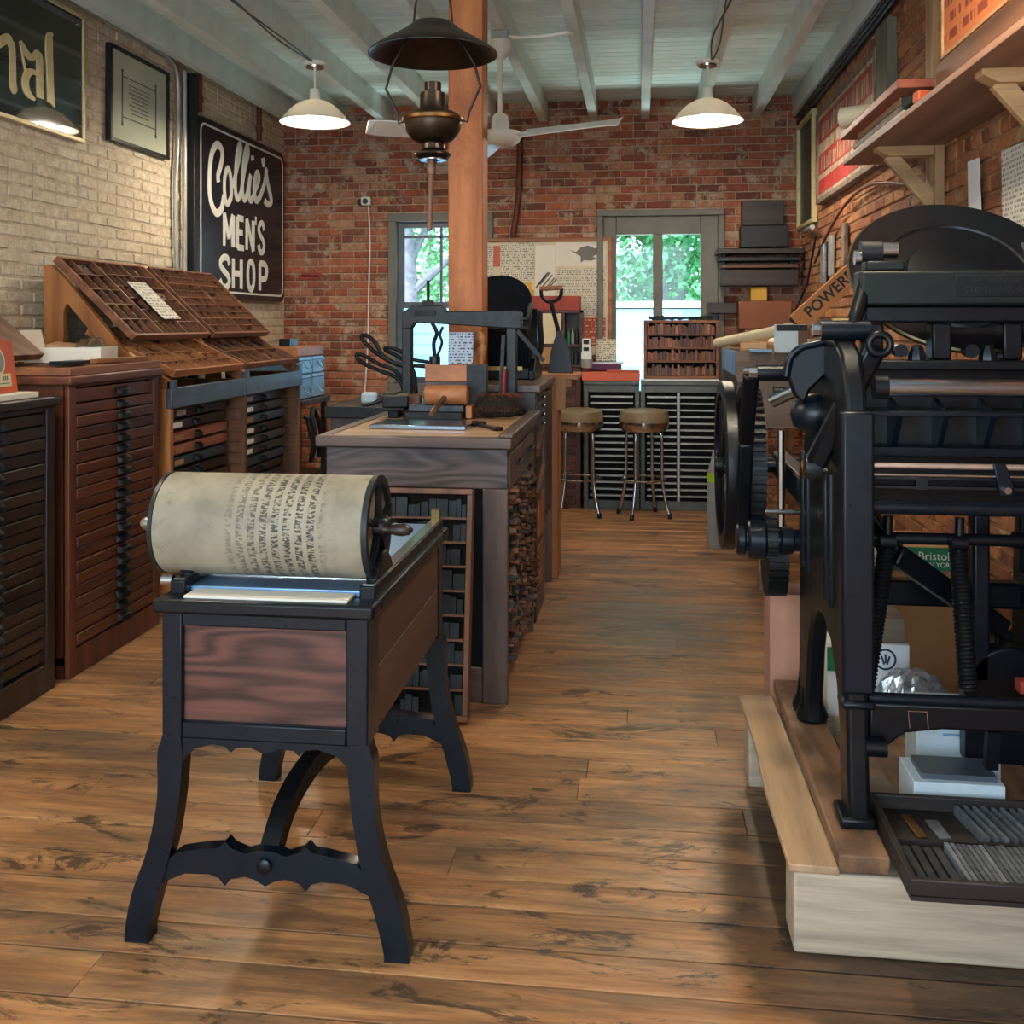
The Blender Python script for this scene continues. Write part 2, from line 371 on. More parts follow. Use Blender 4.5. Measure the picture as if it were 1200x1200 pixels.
# ---- ceiling
ceiling = T('ceiling', 'white painted board ceiling carried on deep white joists', None, (0, 0, ZC), kind='structure')
B().box(XL - .3, XR + .3, YF - .3, YB + .3, ZC + .03, ZC + .2).build('roof_deck', 'white_paint', ceiling)
y = YF
while y < YB:
    y1 = min(y + .112, YB); B().box(XL, XR, y + .006, y1 - .006, ZC, ZC + .03 + random.uniform(0, .004)).build('ceiling_board', 'ceiling_paint', ceiling); y = y1
for x in (-2.985, -2.60, -2.18, -1.72, -1.27, -.82, -.39, .045, .5, .965, 1.29):
    b = B(); b.box(x - .036, x + .036, YF, YB - .002, ZJ, ZC - .001); b.build('joist', 'joist_paint', ceiling, bevel=.006)
# ---- brick walls
def brick_mat(name, cols, mortar, smear, rough=.85, zdirt=None):
    m = NT(name); r = m.n('ObjectInfo').outputs['Random']; i = m.n('NewGeometry').outputs['Random Per Island']
    k = m.math('FRACT', m.math('ADD', m.math('MULTIPLY', r, 7.0), i))
    c = m.ramp(k, [(j / max(1, len(cols) - 1), srgb(q)) for j, q in enumerate(cols)])
    v = m.coords((1, 1, 1), rnd=False, world=True)
    n1 = m.noise(v, 28, 6, .7); c = m.mix(.65, c, m.ramp(n1, [(.25, (.2,.2,.2,1)), (.75, (.95,.95,.95,1))]), 'OVERLAY')
    n2 = m.noise(v, 6.5, 7, .75); c = m.mix(m.ramp(n2, [(smear, (0,0,0,1)), (smear + .1, (1,1,1,1))]), c, srgb(mortar))
    n3 = m.noise(v, 1.3, 4, .6); c = m.mix(.5, c, m.ramp(n3, [(.3, (.55,.52,.5,1)), (.65, (1,1,1,1))]), 'MULTIPLY')
    m.base(c); m.rough(rough); m.bump(m.math('ADD', n1, m.math('MULTIPLY', n2, .6)), .6, .008)
brick_mat('brick_back', ('7d4430', '9c5238', 'ad6446', '8a4c36', '704030', 'ab7458', 'a25a3e', 'b08a6c'), 'bda48a', .52)
brick_mat('brick_left', ('d0c0a6', 'd4c5ac', 'ccbba1', 'd2c2a8'), 'c0ad94', .62)
brick_mat('brick_right', ('8a5238', 'a3683f', '955a38', '7d4a33', 'b07848', 'a8704c'), 'b08c68', .53)
paint('mortar_back', 'b39b82', .95, 0, .2, 18, .4); paint('mortar_left', 'c4b398', .95, 0, .2, 14, .4); paint('mortar_right', 'a07a58', .95, 0, .2, 18, .4)
def brick_mesh(L, hgt, d, ch):
    b = B(); e = .006; j = lambda q: q + random.uniform(-ch, ch)
    p = [(-L/2, -hgt/2), (L/2, -hgt/2), (L/2, hgt/2), (-L/2, hgt/2)]
    b.add([(x, 0, z) for x, z in p] + [(j(x), -d + e, j(z)) for x, z in p] + [(j(x * (1 - 2*e/L)), -d + random.uniform(-.0015, .0015), j(z * (1 - 2*e/hgt))) for x, z in p],
          [(0,1,5,4),(1,2,6,5),(2,3,7,6),(3,0,4,7),(4,5,9,8),(5,6,10,9),(6,7,11,10),(7,4,8,11),(8,9,10,11)])
    return b
def brick_wall(wall, frm, U0, U1, Z0, Z1, holes, mat, keep, proud=.012, ch=.0025):
    """frm(u, z) -> world point on the wall face; bricks face -Y in local space, turned by rz"""
    pt, rz = frm; full = [brick_mesh(.202, .056, proud + random.uniform(-.003, .004), ch) for _ in range(5)]; half = [brick_mesh(.096, .056, proud, ch) for _ in range(3)]
    me = {}
    for nm, lst in (('f', full), ('h', half)):
        for q in lst:
            mm = q.mesh('brick'); mm.materials.append(M[mat]); me.setdefault(nm, []).append(mm)
    items = []; z = Z0 + .035; course = 0
    while z < Z1 - .02:
        header = course % 7 == 5
        st_ = .106 if header else .212; free = [(U0, U1)]
        for a, b_, c_, d_ in holes:
            if c_ - .028 < z < d_ + .028: free = [q for f0, f1 in free for q in ((f0, min(f1, a)), (max(f0, b_), f1)) if q[1] - q[0] > .02]
        for f0, f1 in free:
            u = U0 + (0 if course % 2 else -st_ / 2)
            while u < f1:
                l_, r_ = max(u, f0), min(u + st_, f1)
                if r_ - l_ > .045: items.append(((l_ + r_) / 2, z, header, (r_ - l_) - .010))
                u += st_
        z += .0665; course += 1
    score = []
    for it in items:
        P = pt(it[0], it[1]); q = pixel_size(*P)
        ok = q and it[3] > .06 and -5 < q[0] < 1205 and -5 < q[1] < 1205 and keep(it[0], it[1])
        score.append((-(1 / q[2] * (.5 if it[2] else 1)) if ok else 9, it))
    score.sort(key=lambda q: (q[0], q[1][0], q[1][1])); rest = B()
    for i, (sc, (u, z, h, wd_)) in enumerate(score):
        sx_ = wd_ / (.096 if h else .202)
        P = Vector(pt(u, z)); rot = Euler((random.uniform(-.01, .01), random.uniform(-.012, .012), rz + random.uniform(-.008, .008)))
        if i < 300 and sc < 5:
            o = bpy.data.objects.new('brick', random.choice(me['h' if h else 'f'])); col.objects.link(o); o.parent = wall; o.location = P - Vector(wall.location); o.rotation_euler = rot; o.scale = (sx_, 1, 1)
        else:
            src = random.choice(half if h else full); k = rest.n(); rest.add(src.v, src.f); rest.xf(Matrix.Translation(P) @ rot.to_matrix().to_4x4() @ Matrix.Diagonal((sx_, 1, 1, 1)), k)
    if rest.v: tag(rest.build('bricks_beyond', mat, wall), kind='stuff')
W1 = (-2.18, -1.257, .9, 2.45); W2 = (-.36, .70, .75, 2.45)
wb = T('wall_back', 'rough red brick back wall with pale mortar', None, (0, YB, 0), kind='structure')
b = B(); xs = [XL - .25, W1[0], W1[1], W2[0], W2[1], XR + .25]
for i in range(5):
    if i in (1, 3):
        W = W1 if i == 1 else W2; b.box(xs[i], xs[i+1], YB, YB + .3, -.15, W[2]); b.box(xs[i], xs[i+1], YB, YB + .3, W[3], ZC)
    else: b.box(xs[i], xs[i+1], YB, YB + .3, -.15, ZC)
b.build('masonry', 'mortar_back', wb)
brick_wall(wb, (lambda u, z: (u, YB, z), 0), XL, XR, .0, ZC, [W1, W2], 'brick_back', lambda u, z: z > 1.05 and not (-1.36 < u < -.24 and z < 2.2))
wl = T('wall_left', 'cream painted brick side wall', None, (XL, 0, 0), kind='structure')
B().box(XL - .3, XL, YF, YB, -.15, ZC).build('masonry', 'mortar_left', wl)
brick_wall(wl, (lambda u, z: (XL, u, z), PI / 2), YF, YB, 0, ZC, [], 'brick_left', lambda u, z: u > 4.3 and z > 1.25 and not (6.7 < u and 1.68 < z < 2.96) and not (u < 5.4 and 2.5 < z < 3.2), proud=.004, ch=.0035)
wr = T('wall_right', 'orange brown brick side wall behind the shelf', None, (XR, 0, 0), kind='structure')
B().box(XR, XR + .3, YF, YB, -.15, ZC).build('masonry', 'mortar_right', wr)
brick_wall(wr, (lambda u, z: (XR, u, z), -PI / 2), YF, YB, 0, ZC, [], 'brick_right', lambda u, z: u > 3.6 and z > .4, proud=.010)
# front wall with the storefront opening behind the camera
wf = T('wall_front', 'plain plaster front wall around the wide shop window', None, (0, YF, 0), kind='structure')
b = B(); b.box(XL - .3, -2.8, YF - .3, YF, -.15, ZC); b.box(.9, XR + .3, YF - .3, YF, -.15, ZC); b.box(-2.8, .9, YF - .3, YF, -.15, .55); b.box(-2.8, .9, YF - .3, YF, 2.95, ZC)
b.build('masonry', 'cream', wf)
# ---- windows
win1 = T('window_1', 'grey painted sash window in the brick wall with a thin muntin', None, (-1.72, YB, .9), kind='structure')
b = B(); frame4(b, -2.18, -1.257, .9, 2.45, .07, 'XZ', YB - .03, YB + .16); b.build('casing', 'grey_paint', win1, bevel=.005)
b = B(); b.box(-2.24, -1.2, YB - .07, YB + .02, .86, .905); b.build('sill', 'grey_paint', win1, bevel=.005)
b = B(); frame4(b, -2.105, -1.33, 1.63, 2.38, .05, 'XZ', YB + .05, YB + .09); b.box(-1.735, -1.715, YB + .055, YB + .085, 1.68, 2.33); b.box(-2.06, -1.38, YB + .055, YB + .085, 2.24, 2.262); b.build('upper_sash', 'grey_blue_paint', win1)
b = B(); frame4(b, -2.105, -1.33, .97, 1.68, .055, 'XZ', YB + .0, YB + .045); b.build('lower_sash', 'grey_blue_paint', win1)
B().box(-2.06, -1.38, YB + .068, YB + .072, 1.68, 2.33).build('pane', 'window_glass', win1); B().box(-2.05, -1.385, YB + .02, YB + .024, 1.02, 1.63).build('pane', 'window_glass', win1)
win2 = T('window_2', 'wide taupe framed window with two tall panes', None, (.17, YB, .75), kind='structure')
b = B(); frame4(b, -.36, .70, .75, 2.45, .05, 'XZ', YB - .06, YB + .1); b.build('casing', 'grey_paint', win2, bevel=.006)
b = B(); b.box(-.31, -.2, YB - .02, YB + .06, .8, 2.4); b.box(.505, .65, YB - .02, YB + .06, .8, 2.4); b.box(-.2, .505, YB - .02, YB + .06, 2.245, 2.4); b.box(.11, .19, YB - .02, YB + .06, .8, 2.245)
b.box(-.2, .11, YB - .02, YB + .06, .8, .92); b.box(.19, .505, YB - .02, YB + .06, .8, .92); b.build('stile_frame', 'grey_paint', win2, bevel=.006)
b = B(); b.box(-.2, .11, YB + .0, YB + .04, 1.612, 1.626); b.box(.19, .505, YB + .0, YB + .04, 1.612, 1.626); b.build('glazing_bar', 'grey_blue_paint', win2)
B().box(-.2, .11, YB + .018, YB + .022, .92, 2.245).build('pane', 'window_glass', win2); B().box(.19, .505, YB + .018, YB + .022, .92, 2.245).build('pane', 'window_glass', win2)
# ---- outside
m = NT('grass'); m.base(m.ramp(m.noise(m.coords(), 12, 5), [(.3, srgb('3f6a2c')), (.7, srgb('6f9a48'))])); m.rough(.9)
b = B(); b.box(-40, 40, YB + .4, 60, -.3, -.1); tag(b.build('ground', 'grass'), 'green lawn outside the back windows', None, kind='structure')
paint('siding', '6c9fca', .6, 0, .04, 5, .02, (.94, 1.04))
sd = T('clapboard_fence', 'pale blue clapboard yard wall with a white cap outside', 'fence', (0, 11.2, -.1))
B().box(-5, 3.5, 11.22, 11.34, -.1, 1.66).build('core', 'siding', sd)
z = -.08
while z < 1.62:
    b = B(); b.add([(-5, 11.22, z), (3.5, 11.22, z), (3.5, 11.2, z), (-5, 11.2, z), (-5, 11.22, z + .125), (3.5, 11.22, z + .125), (3.5, 11.215, z + .125), (-5, 11.215, z + .125)], [(0,3,2,1),(4,5,6,7),(3,7,6,2),(0,4,7,3),(1,2,6,5),(0,1,5,4)]); b.build('clapboard', 'siding', sd); z += .122
B().box(-5, 3.5, 11.14, 11.4, 1.66, 1.73).build('cap', 'white_paint', sd)
def leaf_mat(name, a, b_):
    m = NT(name); i = m.n('NewGeometry').outputs['Random Per Island']; m.base(m.ramp(i, [(0, srgb(a)), (1, srgb(b_))])); m.rough(.6); m.p.inputs['Transmission Weight'].default_value = 0
leaf_mat('leaf_a', '3f9a5c', '86d696'); leaf_mat('leaf_b', '5a9a62', 'a4dcae'); paint('bark', '9a95a0', .9, 0, .25, 14, .5)
def tree(x, y, h, r, label, mat, trunk_r, n=2600, low=.25):
    t = T('tree', label, 'tree', (x, y, -.1), group='trees beyond the yard wall')
    b = B(); b.tube(smoothpath([(x, y, -.1), (x + .03, y, h*.3), (x - .05, y + .05, h*.6), (x, y, h*.85)]), [trunk_r * (1 - .7 * i / 18) for i in range(19)], 12)
    for k in range(5): a = k * 1.3; b.tube([(x, y, h * (.35 + .08*k)), (x + math.cos(a)*r*.6, y + math.sin(a)*r*.6, h * (.5 + .09*k))], [trunk_r * .4, trunk_r * .12], 8)
    b.build('trunk', 'bark', t, smooth=40)
    b = B(); rnd = random.Random(int(x * 100 + y))
    blobs = [(rnd.uniform(-.7, .7) * r, rnd.uniform(-.6, .6) * r, h * rnd.uniform(low, 1), r * rnd.uniform(.3, .55)) for _ in range(26)]
    for _ in range(n):
        bx, by, bz, br = rnd.choice(blobs); d = Vector((rnd.gauss(0, 1), rnd.gauss(0, 1), rnd.gauss(0, 1))).normalized() * br * rnd.uniform(.7, 1)
        c_ = Vector((x + bx, y + by, bz)) + d; u = Vector((rnd.gauss(0, 1), rnd.gauss(0, 1), rnd.gauss(0, 1))).normalized(); w_ = u.cross(Vector((rnd.gauss(0, 1), rnd.gauss(0, 1), rnd.gauss(0, 1)))).normalized(); s_ = rnd.uniform(.045, .085)
        b.add([c_ - u*s_, c_ + w_*s_*.5, c_ + u*s_, c_ - w_*s_*.5], [(0, 1, 2, 3)])
    tag(b.build('foliage', mat, t), kind='stuff')
tree(.3, 14.7, 4.8, 1.8, 'round leafy green tree seen through the two tall panes', 'leaf_a', .12, 20000, .2)
tree(5.0, 15.5, 5.6, 2.2, 'dense green tree standing right of the round one outside', 'leaf_a', .14, 9000, .2)
tree(-2.98, 12.9, 5.2, 1.45, 'grey barked tree with its trunk showing through the sash window', 'leaf_b', .19, 6000, .62)
tree(-4.2, 20.5, 6.5, 2.8, 'pale green tree behind the grey barked one outside', 'leaf_b', .16, 20000, .15)
tree(3.2, 23.0, 7.0, 3.2, 'distant green tree filling the gap behind the round one', 'leaf_a', .2, 16000, .1)
# ---- support post
pm = B(); pm.box(-.985, -.805, 5.22, 5.40, 0, ZJ - .001)
sp_ = pm.build('support_post', 'post', bevel=.006); tag(sp_, 'square orange wood post rising to the ceiling behind the worktable', 'post', kind='structure')
# ---- pipes and conduits
b = B(); b.tube(smoothpath([(-3.095, 4.0, 3.27), (-3.095, 5.2, 3.27), (-3.095, 6.2, 3.265), (-3.095, 6.48, 3.24), (-3.095, 6.58, 3.12), (-3.095, 6.57, 2.7), (-3.095, 6.54, 2.4), (-3.095, 6.56, 1.9), (-3.095, 6.57, 1.86)]), .016, 10)
tag(b.build('electric_conduit', 'conduit', smooth=50), 'bent grey conduit running along the cream wall then down', 'pipe')
b = B(); b.cyl((-3.09, 6.67, .0), (-3.09, 6.67, ZJ), .016, 14); tag(b.build('wall_pipe', 'conduit', smooth=50), 'straight pale pipe rising beside the bent conduit', 'pipe')
b = B(); b.box(-3.13, -3.05, 6.735, 6.80, 0, ZJ); tag(b.build('wall_post', 'black_paint', bevel=.004), 'narrow dark post on the cream wall beside the shop sign', 'post')
for x_, lab in ((6.86, 'short rusty pipe stub above the near end of the shop sign'), (8.0, 'short rusty pipe stub above the far end of the shop sign')):
    b = B(); b.cyl((-3.07, x_, 2.98), (-3.07, x_, ZC - .02), .022, 12); b.cyl((-3.07, x_, 3.05), (-3.07, x_, 3.09), .03, 12); tag(b.build('pipe_stub', 'rust_pipe', smooth=50), lab, 'pipe')
b = B(); b.tube(smoothpath([(-1.02, 8.70, 3.12), (-1.03, 8.70, 2.6), (-1.08, 8.69, 2.24)]), .026, 12); b.cyl((-1.03, 8.70, 2.66), (-1.03, 8.70, 2.72), .034, 12)
tag(b.build('rusty_pipe', 'rust_pipe', smooth=50), 'rusty brown pipe running down the red brick wall above the notice board', 'pipe')
b = B(); b.tube([(1.30, 2.0, 3.16), (1.30, 5.6, 3.16), (1.30, 8.7, 3.15)], .02, 10); b.tube([(1.26, 3.0, 3.185), (1.27, 8.6, 3.18)], .012, 8)
tag(b.build('cable_run', 'black_paint', smooth=50), 'dark cable run along the top of the orange brick wall', 'cable')
b = B(); b.box(1.30, 1.335, 4.78, 4.9, 1.9, 3.2); tag(b.build('wall_stud', 'pine_Z', bevel=.004), 'upright pale wooden batten on the orange wall behind the shelf', 'batten')
# ================================================================ lamps and fan
emit('bulb', (1, .87, .70, 1), 230)
m = NT('shade_enamel'); m.base(srgb('e9e2d0')); m.rough(.35)
tl = m.n('BsdfTranslucent'); tl.inputs[0].default_value = (.9, .86, .78, 1); mx = m.n('MixShader'); mx.inputs[0].default_value = .10
m.l(m.p.outputs[0], mx.inputs[1]); m.l(tl.outputs[0], mx.inputs[2]); m.l(mx.outputs[0], m.t.nodes['Material Output'].inputs[0])
def pendant(x, y, label):
    t = T('pendant_lamp', label, 'lamp', (x, y, 2.8), group='white pendant lamps')
    B().lathe([(.055, 3.19), (.075, 3.195), (.075, 3.219)], (x, y, 0), 24).build('canopy', 'white_enamel', t, smooth=40)
    B().lathe([(.06, 3.18), (.062, 3.19)], (x, y, 0), 24).build('canopy_ring', 'chrome', t, smooth=40)
    B().cyl((x, y, 3.03), (x, y, 3.185), .009, 8).build('stem', 'white_enamel', t, smooth=40)
    B().lathe([(.02, 3.045), (.034, 3.04), (.036, 2.975), (.045, 2.965)], (x, y, 0), 20).build('neck', 'white_enamel', t, smooth=40)
    prof = [(.04, 2.968), (.085, 2.955), (.13, 2.93), (.17, 2.895), (.2, 2.86), (.228, 2.825), (.232, 2.82), (.226, 2.82), (.195, 2.853), (.165, 2.888), (.125, 2.922), (.08, 2.946), (.04, 2.958)]
    B().lathe(prof, (x, y, 0), 40, caps=False).build('shade', 'shade_enamel', t, smooth=50)
    B().lathe([(.001, 2.80), (.03, 2.807), (.052, 2.83), (.06, 2.86), (.052, 2.89), (.03, 2.92), (.02, 2.95)], (x, y, 0), 20).build('bulb', 'bulb', t, smooth=60)
pendant(-2.13, 6.55, 'lit white enamel pendant lamp hanging near the shop sign')
pendant(.44, 6.83, 'lit white enamel pendant lamp hanging above the stools')
pendant(-2.13, 2.6, 'added unseen white pendant lamp over the dark drawer cabinet')  # added lamp above the view, there only for extra light
pendant(.44, 2.75, 'added unseen white pendant lamp over the big black press')  # second added lamp, also out of view, for more light
fx, fy = -.82, 6.0
t = T('ceiling_fan', 'white three blade ceiling fan on a long rod behind the wooden post', 'fan', (fx, fy, 2.5))
B().box(fx - .05, fx + .05, fy - .05, fy + .05, 3.165, 3.219).build('junction_box', 'conduit', t, bevel=.004)
B().lathe([(.065, 3.165), (.062, 3.11), (.03, 3.06), (.02, 3.05)], (fx, fy, 0), 24).build('canopy', 'white_enamel', t, smooth=45)
B().cyl((fx, fy, 2.72), (fx, fy, 3.06), .015, 12).build('down_rod', 'white_enamel', t, smooth=45)
B().lathe([(.03, 2.735), (.045, 2.72), (.055, 2.635), (.06, 2.63)], (fx, fy, 0), 24).build('coupling', 'white_enamel', t, smooth=45)
hub = B().lathe([(.05, 2.635), (.12, 2.625), (.128, 2.6), (.11, 2.565), (.08, 2.545), (.001, 2.54)], (fx, fy, 0), 32).build('motor_housing', 'white_enamel', t, smooth=45)
for k in range(3):
    a = math.radians((-27, -152, 112)[k]); d = Vector((math.cos(a), math.sin(a), 0)); n_ = Vector((-d.y, d.x, 0)); o_ = Vector((fx, fy, 2.60))
    b = B(); wts = [(.16, .045), (.3, .055), (.5, .065), (.68, .07), (.76, .06), (.80, .035)]
    top = []; bot = []
    for r_, h_ in wts:
        top.append(o_ + d*r_ + n_*h_ + Vector((0, 0, .034))); bot.append(o_ + d*r_ - n_*h_ - Vector((0, 0, .024)))
    k_ = b.n(); m_ = len(top); vs = top + bot + [p - Vector((0, 0, .006)) for p in top + bot]
    fs = []
    for i in range(m_ - 1): fs += [(i, i+1, m_+i+1, m_+i), (2*m_+i, 3*m_+i, 3*m_+i+1, 2*m_+i+1), (i, 2*m_+i, 2*m_+i+1, i+1), (m_+i, m_+i+1, 3*m_+i+1, 3*m_+i)]
    fs += [(0, m_, 3*m_, 2*m_), (m_-1, 3*m_-1, 4*m_-1, 2*m_-1)]
    b.add(vs, fs); bl = b.build('blade', 'white_enamel', t)
    b = B(); b.bar(o_ + d*.1, o_ + d*.2, .05, .01); b.build('blade_iron', 'white_enamel', bl)
b = B(); b.tube(smoothpath([(-.39, 6.1, 3.2), (-.42, 5.95, 3.185), (-.55, 5.95, 3.17), (-.70, 5.99, 3.18), (-.77, 6.0, 3.19)]), .011, 8)
tag(b.build('fan_conduit', 'white_enamel', smooth=50), 'white curved conduit feeding the fan box between two joists', 'pipe')
for x_, y_, lab in ((-2.13, 6.49, 'thin black cable along the joist to the lamp by the shop sign'), (.46, 6.77, 'thin black cable along the joist to the lamp above the stools')):
    b = B(); b.tube(smoothpath([(x_ - .02, y_ - 2.4, 3.2), (x_ + .02, y_ - 1.5, 3.19), (x_ - .03, y_ - .6, 3.2), (x_, y_ - .03, 3.205)]), .006, 6); b.tube(smoothpath([(x_ + .02, y_ - 2.4, 3.2), (x_ - .01, y_ - 1.4, 3.2), (x_ + .02, y_ - .5, 3.195), (x_ + .01, y_ - .03, 3.205)]), .005, 6)
    tag(b.build('lamp_cable', 'black_plastic', smooth=50), lab, 'cable')
# ---- hanging oil lamp
lx, ly = -.735, 3.6
t = T('oil_lamp', 'old hanging oil lamp with wide dark tin shade and bronze font', 'lamp', (lx, ly, 1.82))
prof = [(.055, 2.575), (.072, 2.57), (.10, 2.545), (.15, 2.515), (.20, 2.485), (.228, 2.465), (.232, 2.458), (.226, 2.458), (.197, 2.477), (.147, 2.507), (.097, 2.536), (.07, 2.56), (.055, 2.567)]
B().lathe(prof, (lx, ly, 0), 48, caps=False).build('shade', 'bronze_dark', t, smooth=50)
B().lathe([(.03, 2.358), (.03, 2.325), (.045, 2.32), (.047, 2.27), (.05, 2.265), (.055, 2.25)], (lx, ly, 0), 24).build('burner', 'bronze_dark', t, smooth=30)
f_ = B().lathe([(.05, 2.258), (.08, 2.25), (.10, 2.238), (.104, 2.215), (.095, 2.18), (.075, 2.155), (.045, 2.14)], (lx, ly, 0), 36).build('font', 'bronze_dark', t, smooth=40)
B().lathe([(.1035, 2.236), (.1085, 2.232), (.1085, 2.22), (.1045, 2.214)], (lx, ly, 0), 36, caps=False).build('band', 'bronze', f_, smooth=30)
B().lathe([(.04, 2.142), (.043, 2.12), (.035, 2.115), (.064, 2.105), (.066, 2.098), (.05, 2.085), (.035, 2.085)], (lx, ly, 0), 28).build('foot', 'bronze_dark', t, smooth=30)
B().lathe([(.026, 2.084), (.048, 2.0835), (.048, 2.08), (.026, 2.08), (.026, 2.084)], (lx, ly, 0), 28, caps=False).build('foot_ring', 'steel', t, smooth=30)
for s in (-1, 1):
    b = B(); b.tube([(lx + s*.03, ly, 3.21), (lx + s*.05, ly, 2.72), (lx + s*.065, ly, 2.63), (lx + s*.07, ly, 2.565)], .004, 6)
    b.tube([(lx + s*.07, ly, 2.56), (lx + s*.15, ly, 2.42), (lx + s*.172, ly, 2.34), (lx + s*.13, ly, 2.25), (lx + s*.125, ly, 2.215), (lx + s*.10, ly, 2.225)], .005, 6)
    b.build('hanger_wire', 'bronze_dark', t, smooth=40)
B().cyl((lx, ly, 3.19), (lx, ly, 3.219), .06, 16).build('ceiling_hook', 'bronze_dark', t, smooth=40)
b = B(); b.cyl((lx - .003, ly, 2.085), (lx - .006, ly, 2.03), .017, 10); b.cyl((lx - .006, ly, 2.04), (lx - .012, ly, 1.83), .011, 10, .010); b.build('pull_rod', 'walnut_Z', t, smooth=40)
# ================================================================ signs on the left wall
TOY = Matrix(((0, 0, 1, 0), (1, 0, 0, 0), (0, 1, 0, 0), (0, 0, 0, 1)))
t = T('shop_sign', 'tall black sign with white script and block lettering', 'sign', (-3.09, 7.67, 1.675))
rc = .09; a0, a1, b0, b1 = 6.83, 8.60, 1.675, 2.965
def rrect(a0, a1, b0, b1, r): return arc(a1 - r, b1 - r, r, 0, 90, 6) + arc(a0 + r, b1 - r, r, 90, 180, 6) + arc(a0 + r, b0 + r, r, 180, 270, 6) + arc(a1 - r, b0 + r, r, 270, 360, 6)
B().prism(rrect(a0, a1, b0, b1, rc), 'YZ', -3.115, -3.07).build('board', 'sign_black', t, bevel=.008)
def ring(b, out, inn, plane, c0, c1):
    n = len(out)
    for i in range(n): j = (i + 1) % n; b.prism([out[i], out[j], inn[j], inn[i]], plane, c0, c1)
b = B(); ring(b, rrect(a0 + .045, a1 - .045, b0 + .045, b1 - .045, .07), rrect(a0 + .06, a1 - .06, b0 + .06, b1 - .06, .058), 'YZ', -3.07, -3.067); b.build('pinstripe', 'sign_white', t)
lift_ = 0
C_ = [(7.19,2.53),(7.18,2.58),(7.23,2.66),(7.26,2.74),(7.23,2.79),(7.16,2.8),(7.09,2.75),(7.05,2.67),(7.03,2.56),(7.03,2.44),(7.07,2.35),(7.15,2.3),(7.24,2.34),(7.29,2.44)]
for st_ in (C_, [(7.34,2.65),(7.3,2.57),(7.3,2.46),(7.34,2.39),(7.42,2.45),(7.42,2.57),(7.38,2.65),(7.34,2.65)],
            [(7.42,2.52),(7.47,2.57),(7.54,2.69),(7.61,2.83),(7.59,2.88),(7.54,2.8),(7.51,2.66),(7.5,2.53),(7.54,2.45),(7.61,2.5)],
            [(7.61,2.5),(7.64,2.57),(7.7,2.72),(7.76,2.83),(7.74,2.89),(7.68,2.79),(7.65,2.64),(7.64,2.52),(7.68,2.46),(7.74,2.51)],
            [(7.74,2.51),(7.81,2.67),(7.78,2.57),(7.78,2.49),(7.82,2.47),(7.88,2.52)], [(7.845,2.83),(7.855,2.795)],
            [(7.88,2.54),(7.96,2.62),(7.99,2.68),(7.95,2.71),(7.9,2.64),(7.89,2.54),(7.93,2.48),(8.02,2.53)],
            [(8.08,2.85,.075),(8.10,2.78,.03)], [(8.02,2.53),(8.11,2.64),(8.16,2.76),(8.15,2.73),(8.19,2.65),(8.25,2.56),(8.26,2.51),(8.19,2.48),(8.12,2.5)]):
    lift_ = lift_ + .0004; b = B(); stroke_into(b, st_, .058 if st_ is C_ else .048, 'YZ', -3.0705, -3.068 + lift_); b.build('script_letter', 'sign_white', t)
def put_text(body, yc, z0, wid, hgt, x, mat, parent, name, off=.012, Mx=TOY):
    b = text_b(body, 1.0, off, .0015); xs = [p[0] for p in b.v]; ys = [p[1] for p in b.v]
    sx = wid / (max(xs) - min(xs)); sy = hgt / (max(ys) - min(ys)); cx = (max(xs) + min(xs)) / 2; y0 = min(ys)
    b.v = [((p[0] - cx) * sx, (p[1] - y0) * sy, p[2]) for p in b.v]
    b.xf(Matrix.Translation((x, yc, z0)) @ Mx); return b.build(name, mat, parent)
GL = {'M': [[(0, 0), (0, 1)], [(0, 1), (.5, .25)], [(.5, .25), (1, 1)], [(1, 1), (1, 0)]], 'E': [[(0, 0), (0, 1)], [(0, .97), (1, .97)], [(0, .52), (.85, .52)], [(0, .03), (1, .03)]],
      'N': [[(0, 0), (0, 1)], [(0, 1), (1, 0)], [(1, 0), (1, 1)]], 'H': [[(0, 0), (0, 1)], [(1, 0), (1, 1)], [(0, .5), (1, .5)]], "'": [[(.5, 1), (.4, .72)]]}
GS = {'S': [(.98, .78), (.8, .96), (.5, 1.0), (.15, .9), (.05, .74), (.3, .58), (.7, .44), (.95, .26), (.8, .06), (.5, 0), (.18, .05), (0, .24)], 'O': [(.5, 1), (.12, .85), (0, .5), (.12, .15), (.5, 0), (.88, .15), (1, .5), (.88, .85), (.5, 1)], 'P': [(0, .97), (.6, .97), (.95, .85), (.98, .68), (.85, .5), (.55, .42), (0, .42)]}
def block_letter(ch, ya, yb, za, zb, parent, wd):
    h = wd / 2; f = lambda p: (ya + h + (yb - ya - 2*h) * p[0], za + h * .5 + (zb - za - h) * p[1]); b = B(); z_ = 0
    for st_ in GL.get(ch, []) + ([[(0, 0), (0, 1)]] if ch == 'P' else []):
        stroke_into(b, [f(st_[0]), f(st_[1])], wd, 'YZ', -3.0705, -3.068 + z_, 1); z_ += .0016
    if ch in GS: stroke_into(b, [f(p) for p in GS[ch]], wd, 'YZ', -3.0705, -3.068 + z_, 5)
    b.build('block_letter', 'sign_white', parent)
for ch, ya, yb in (('M', 7.27, 7.48), ('E', 7.525, 7.68), ('N', 7.71, 7.89), ("'", 7.90, 7.95), ('S', 7.96, 8.135)): block_letter(ch, ya, yb, 2.06 if ch != "'" else 2.10, 2.325 if ch != "'" else 2.36, t, .047 if ch != "'" else .03)
for ch, ya, yb in (('S', 7.19, 7.42), ('H', 7.44, 7.645), ('O', 7.73, 7.91), ('P', 7.99, 8.19)): block_letter(ch, ya, yb, 1.75, 2.0, t, .05)
paint('sign_gloss', '101016', .06, 0, .2, 3, .01, coat=1)
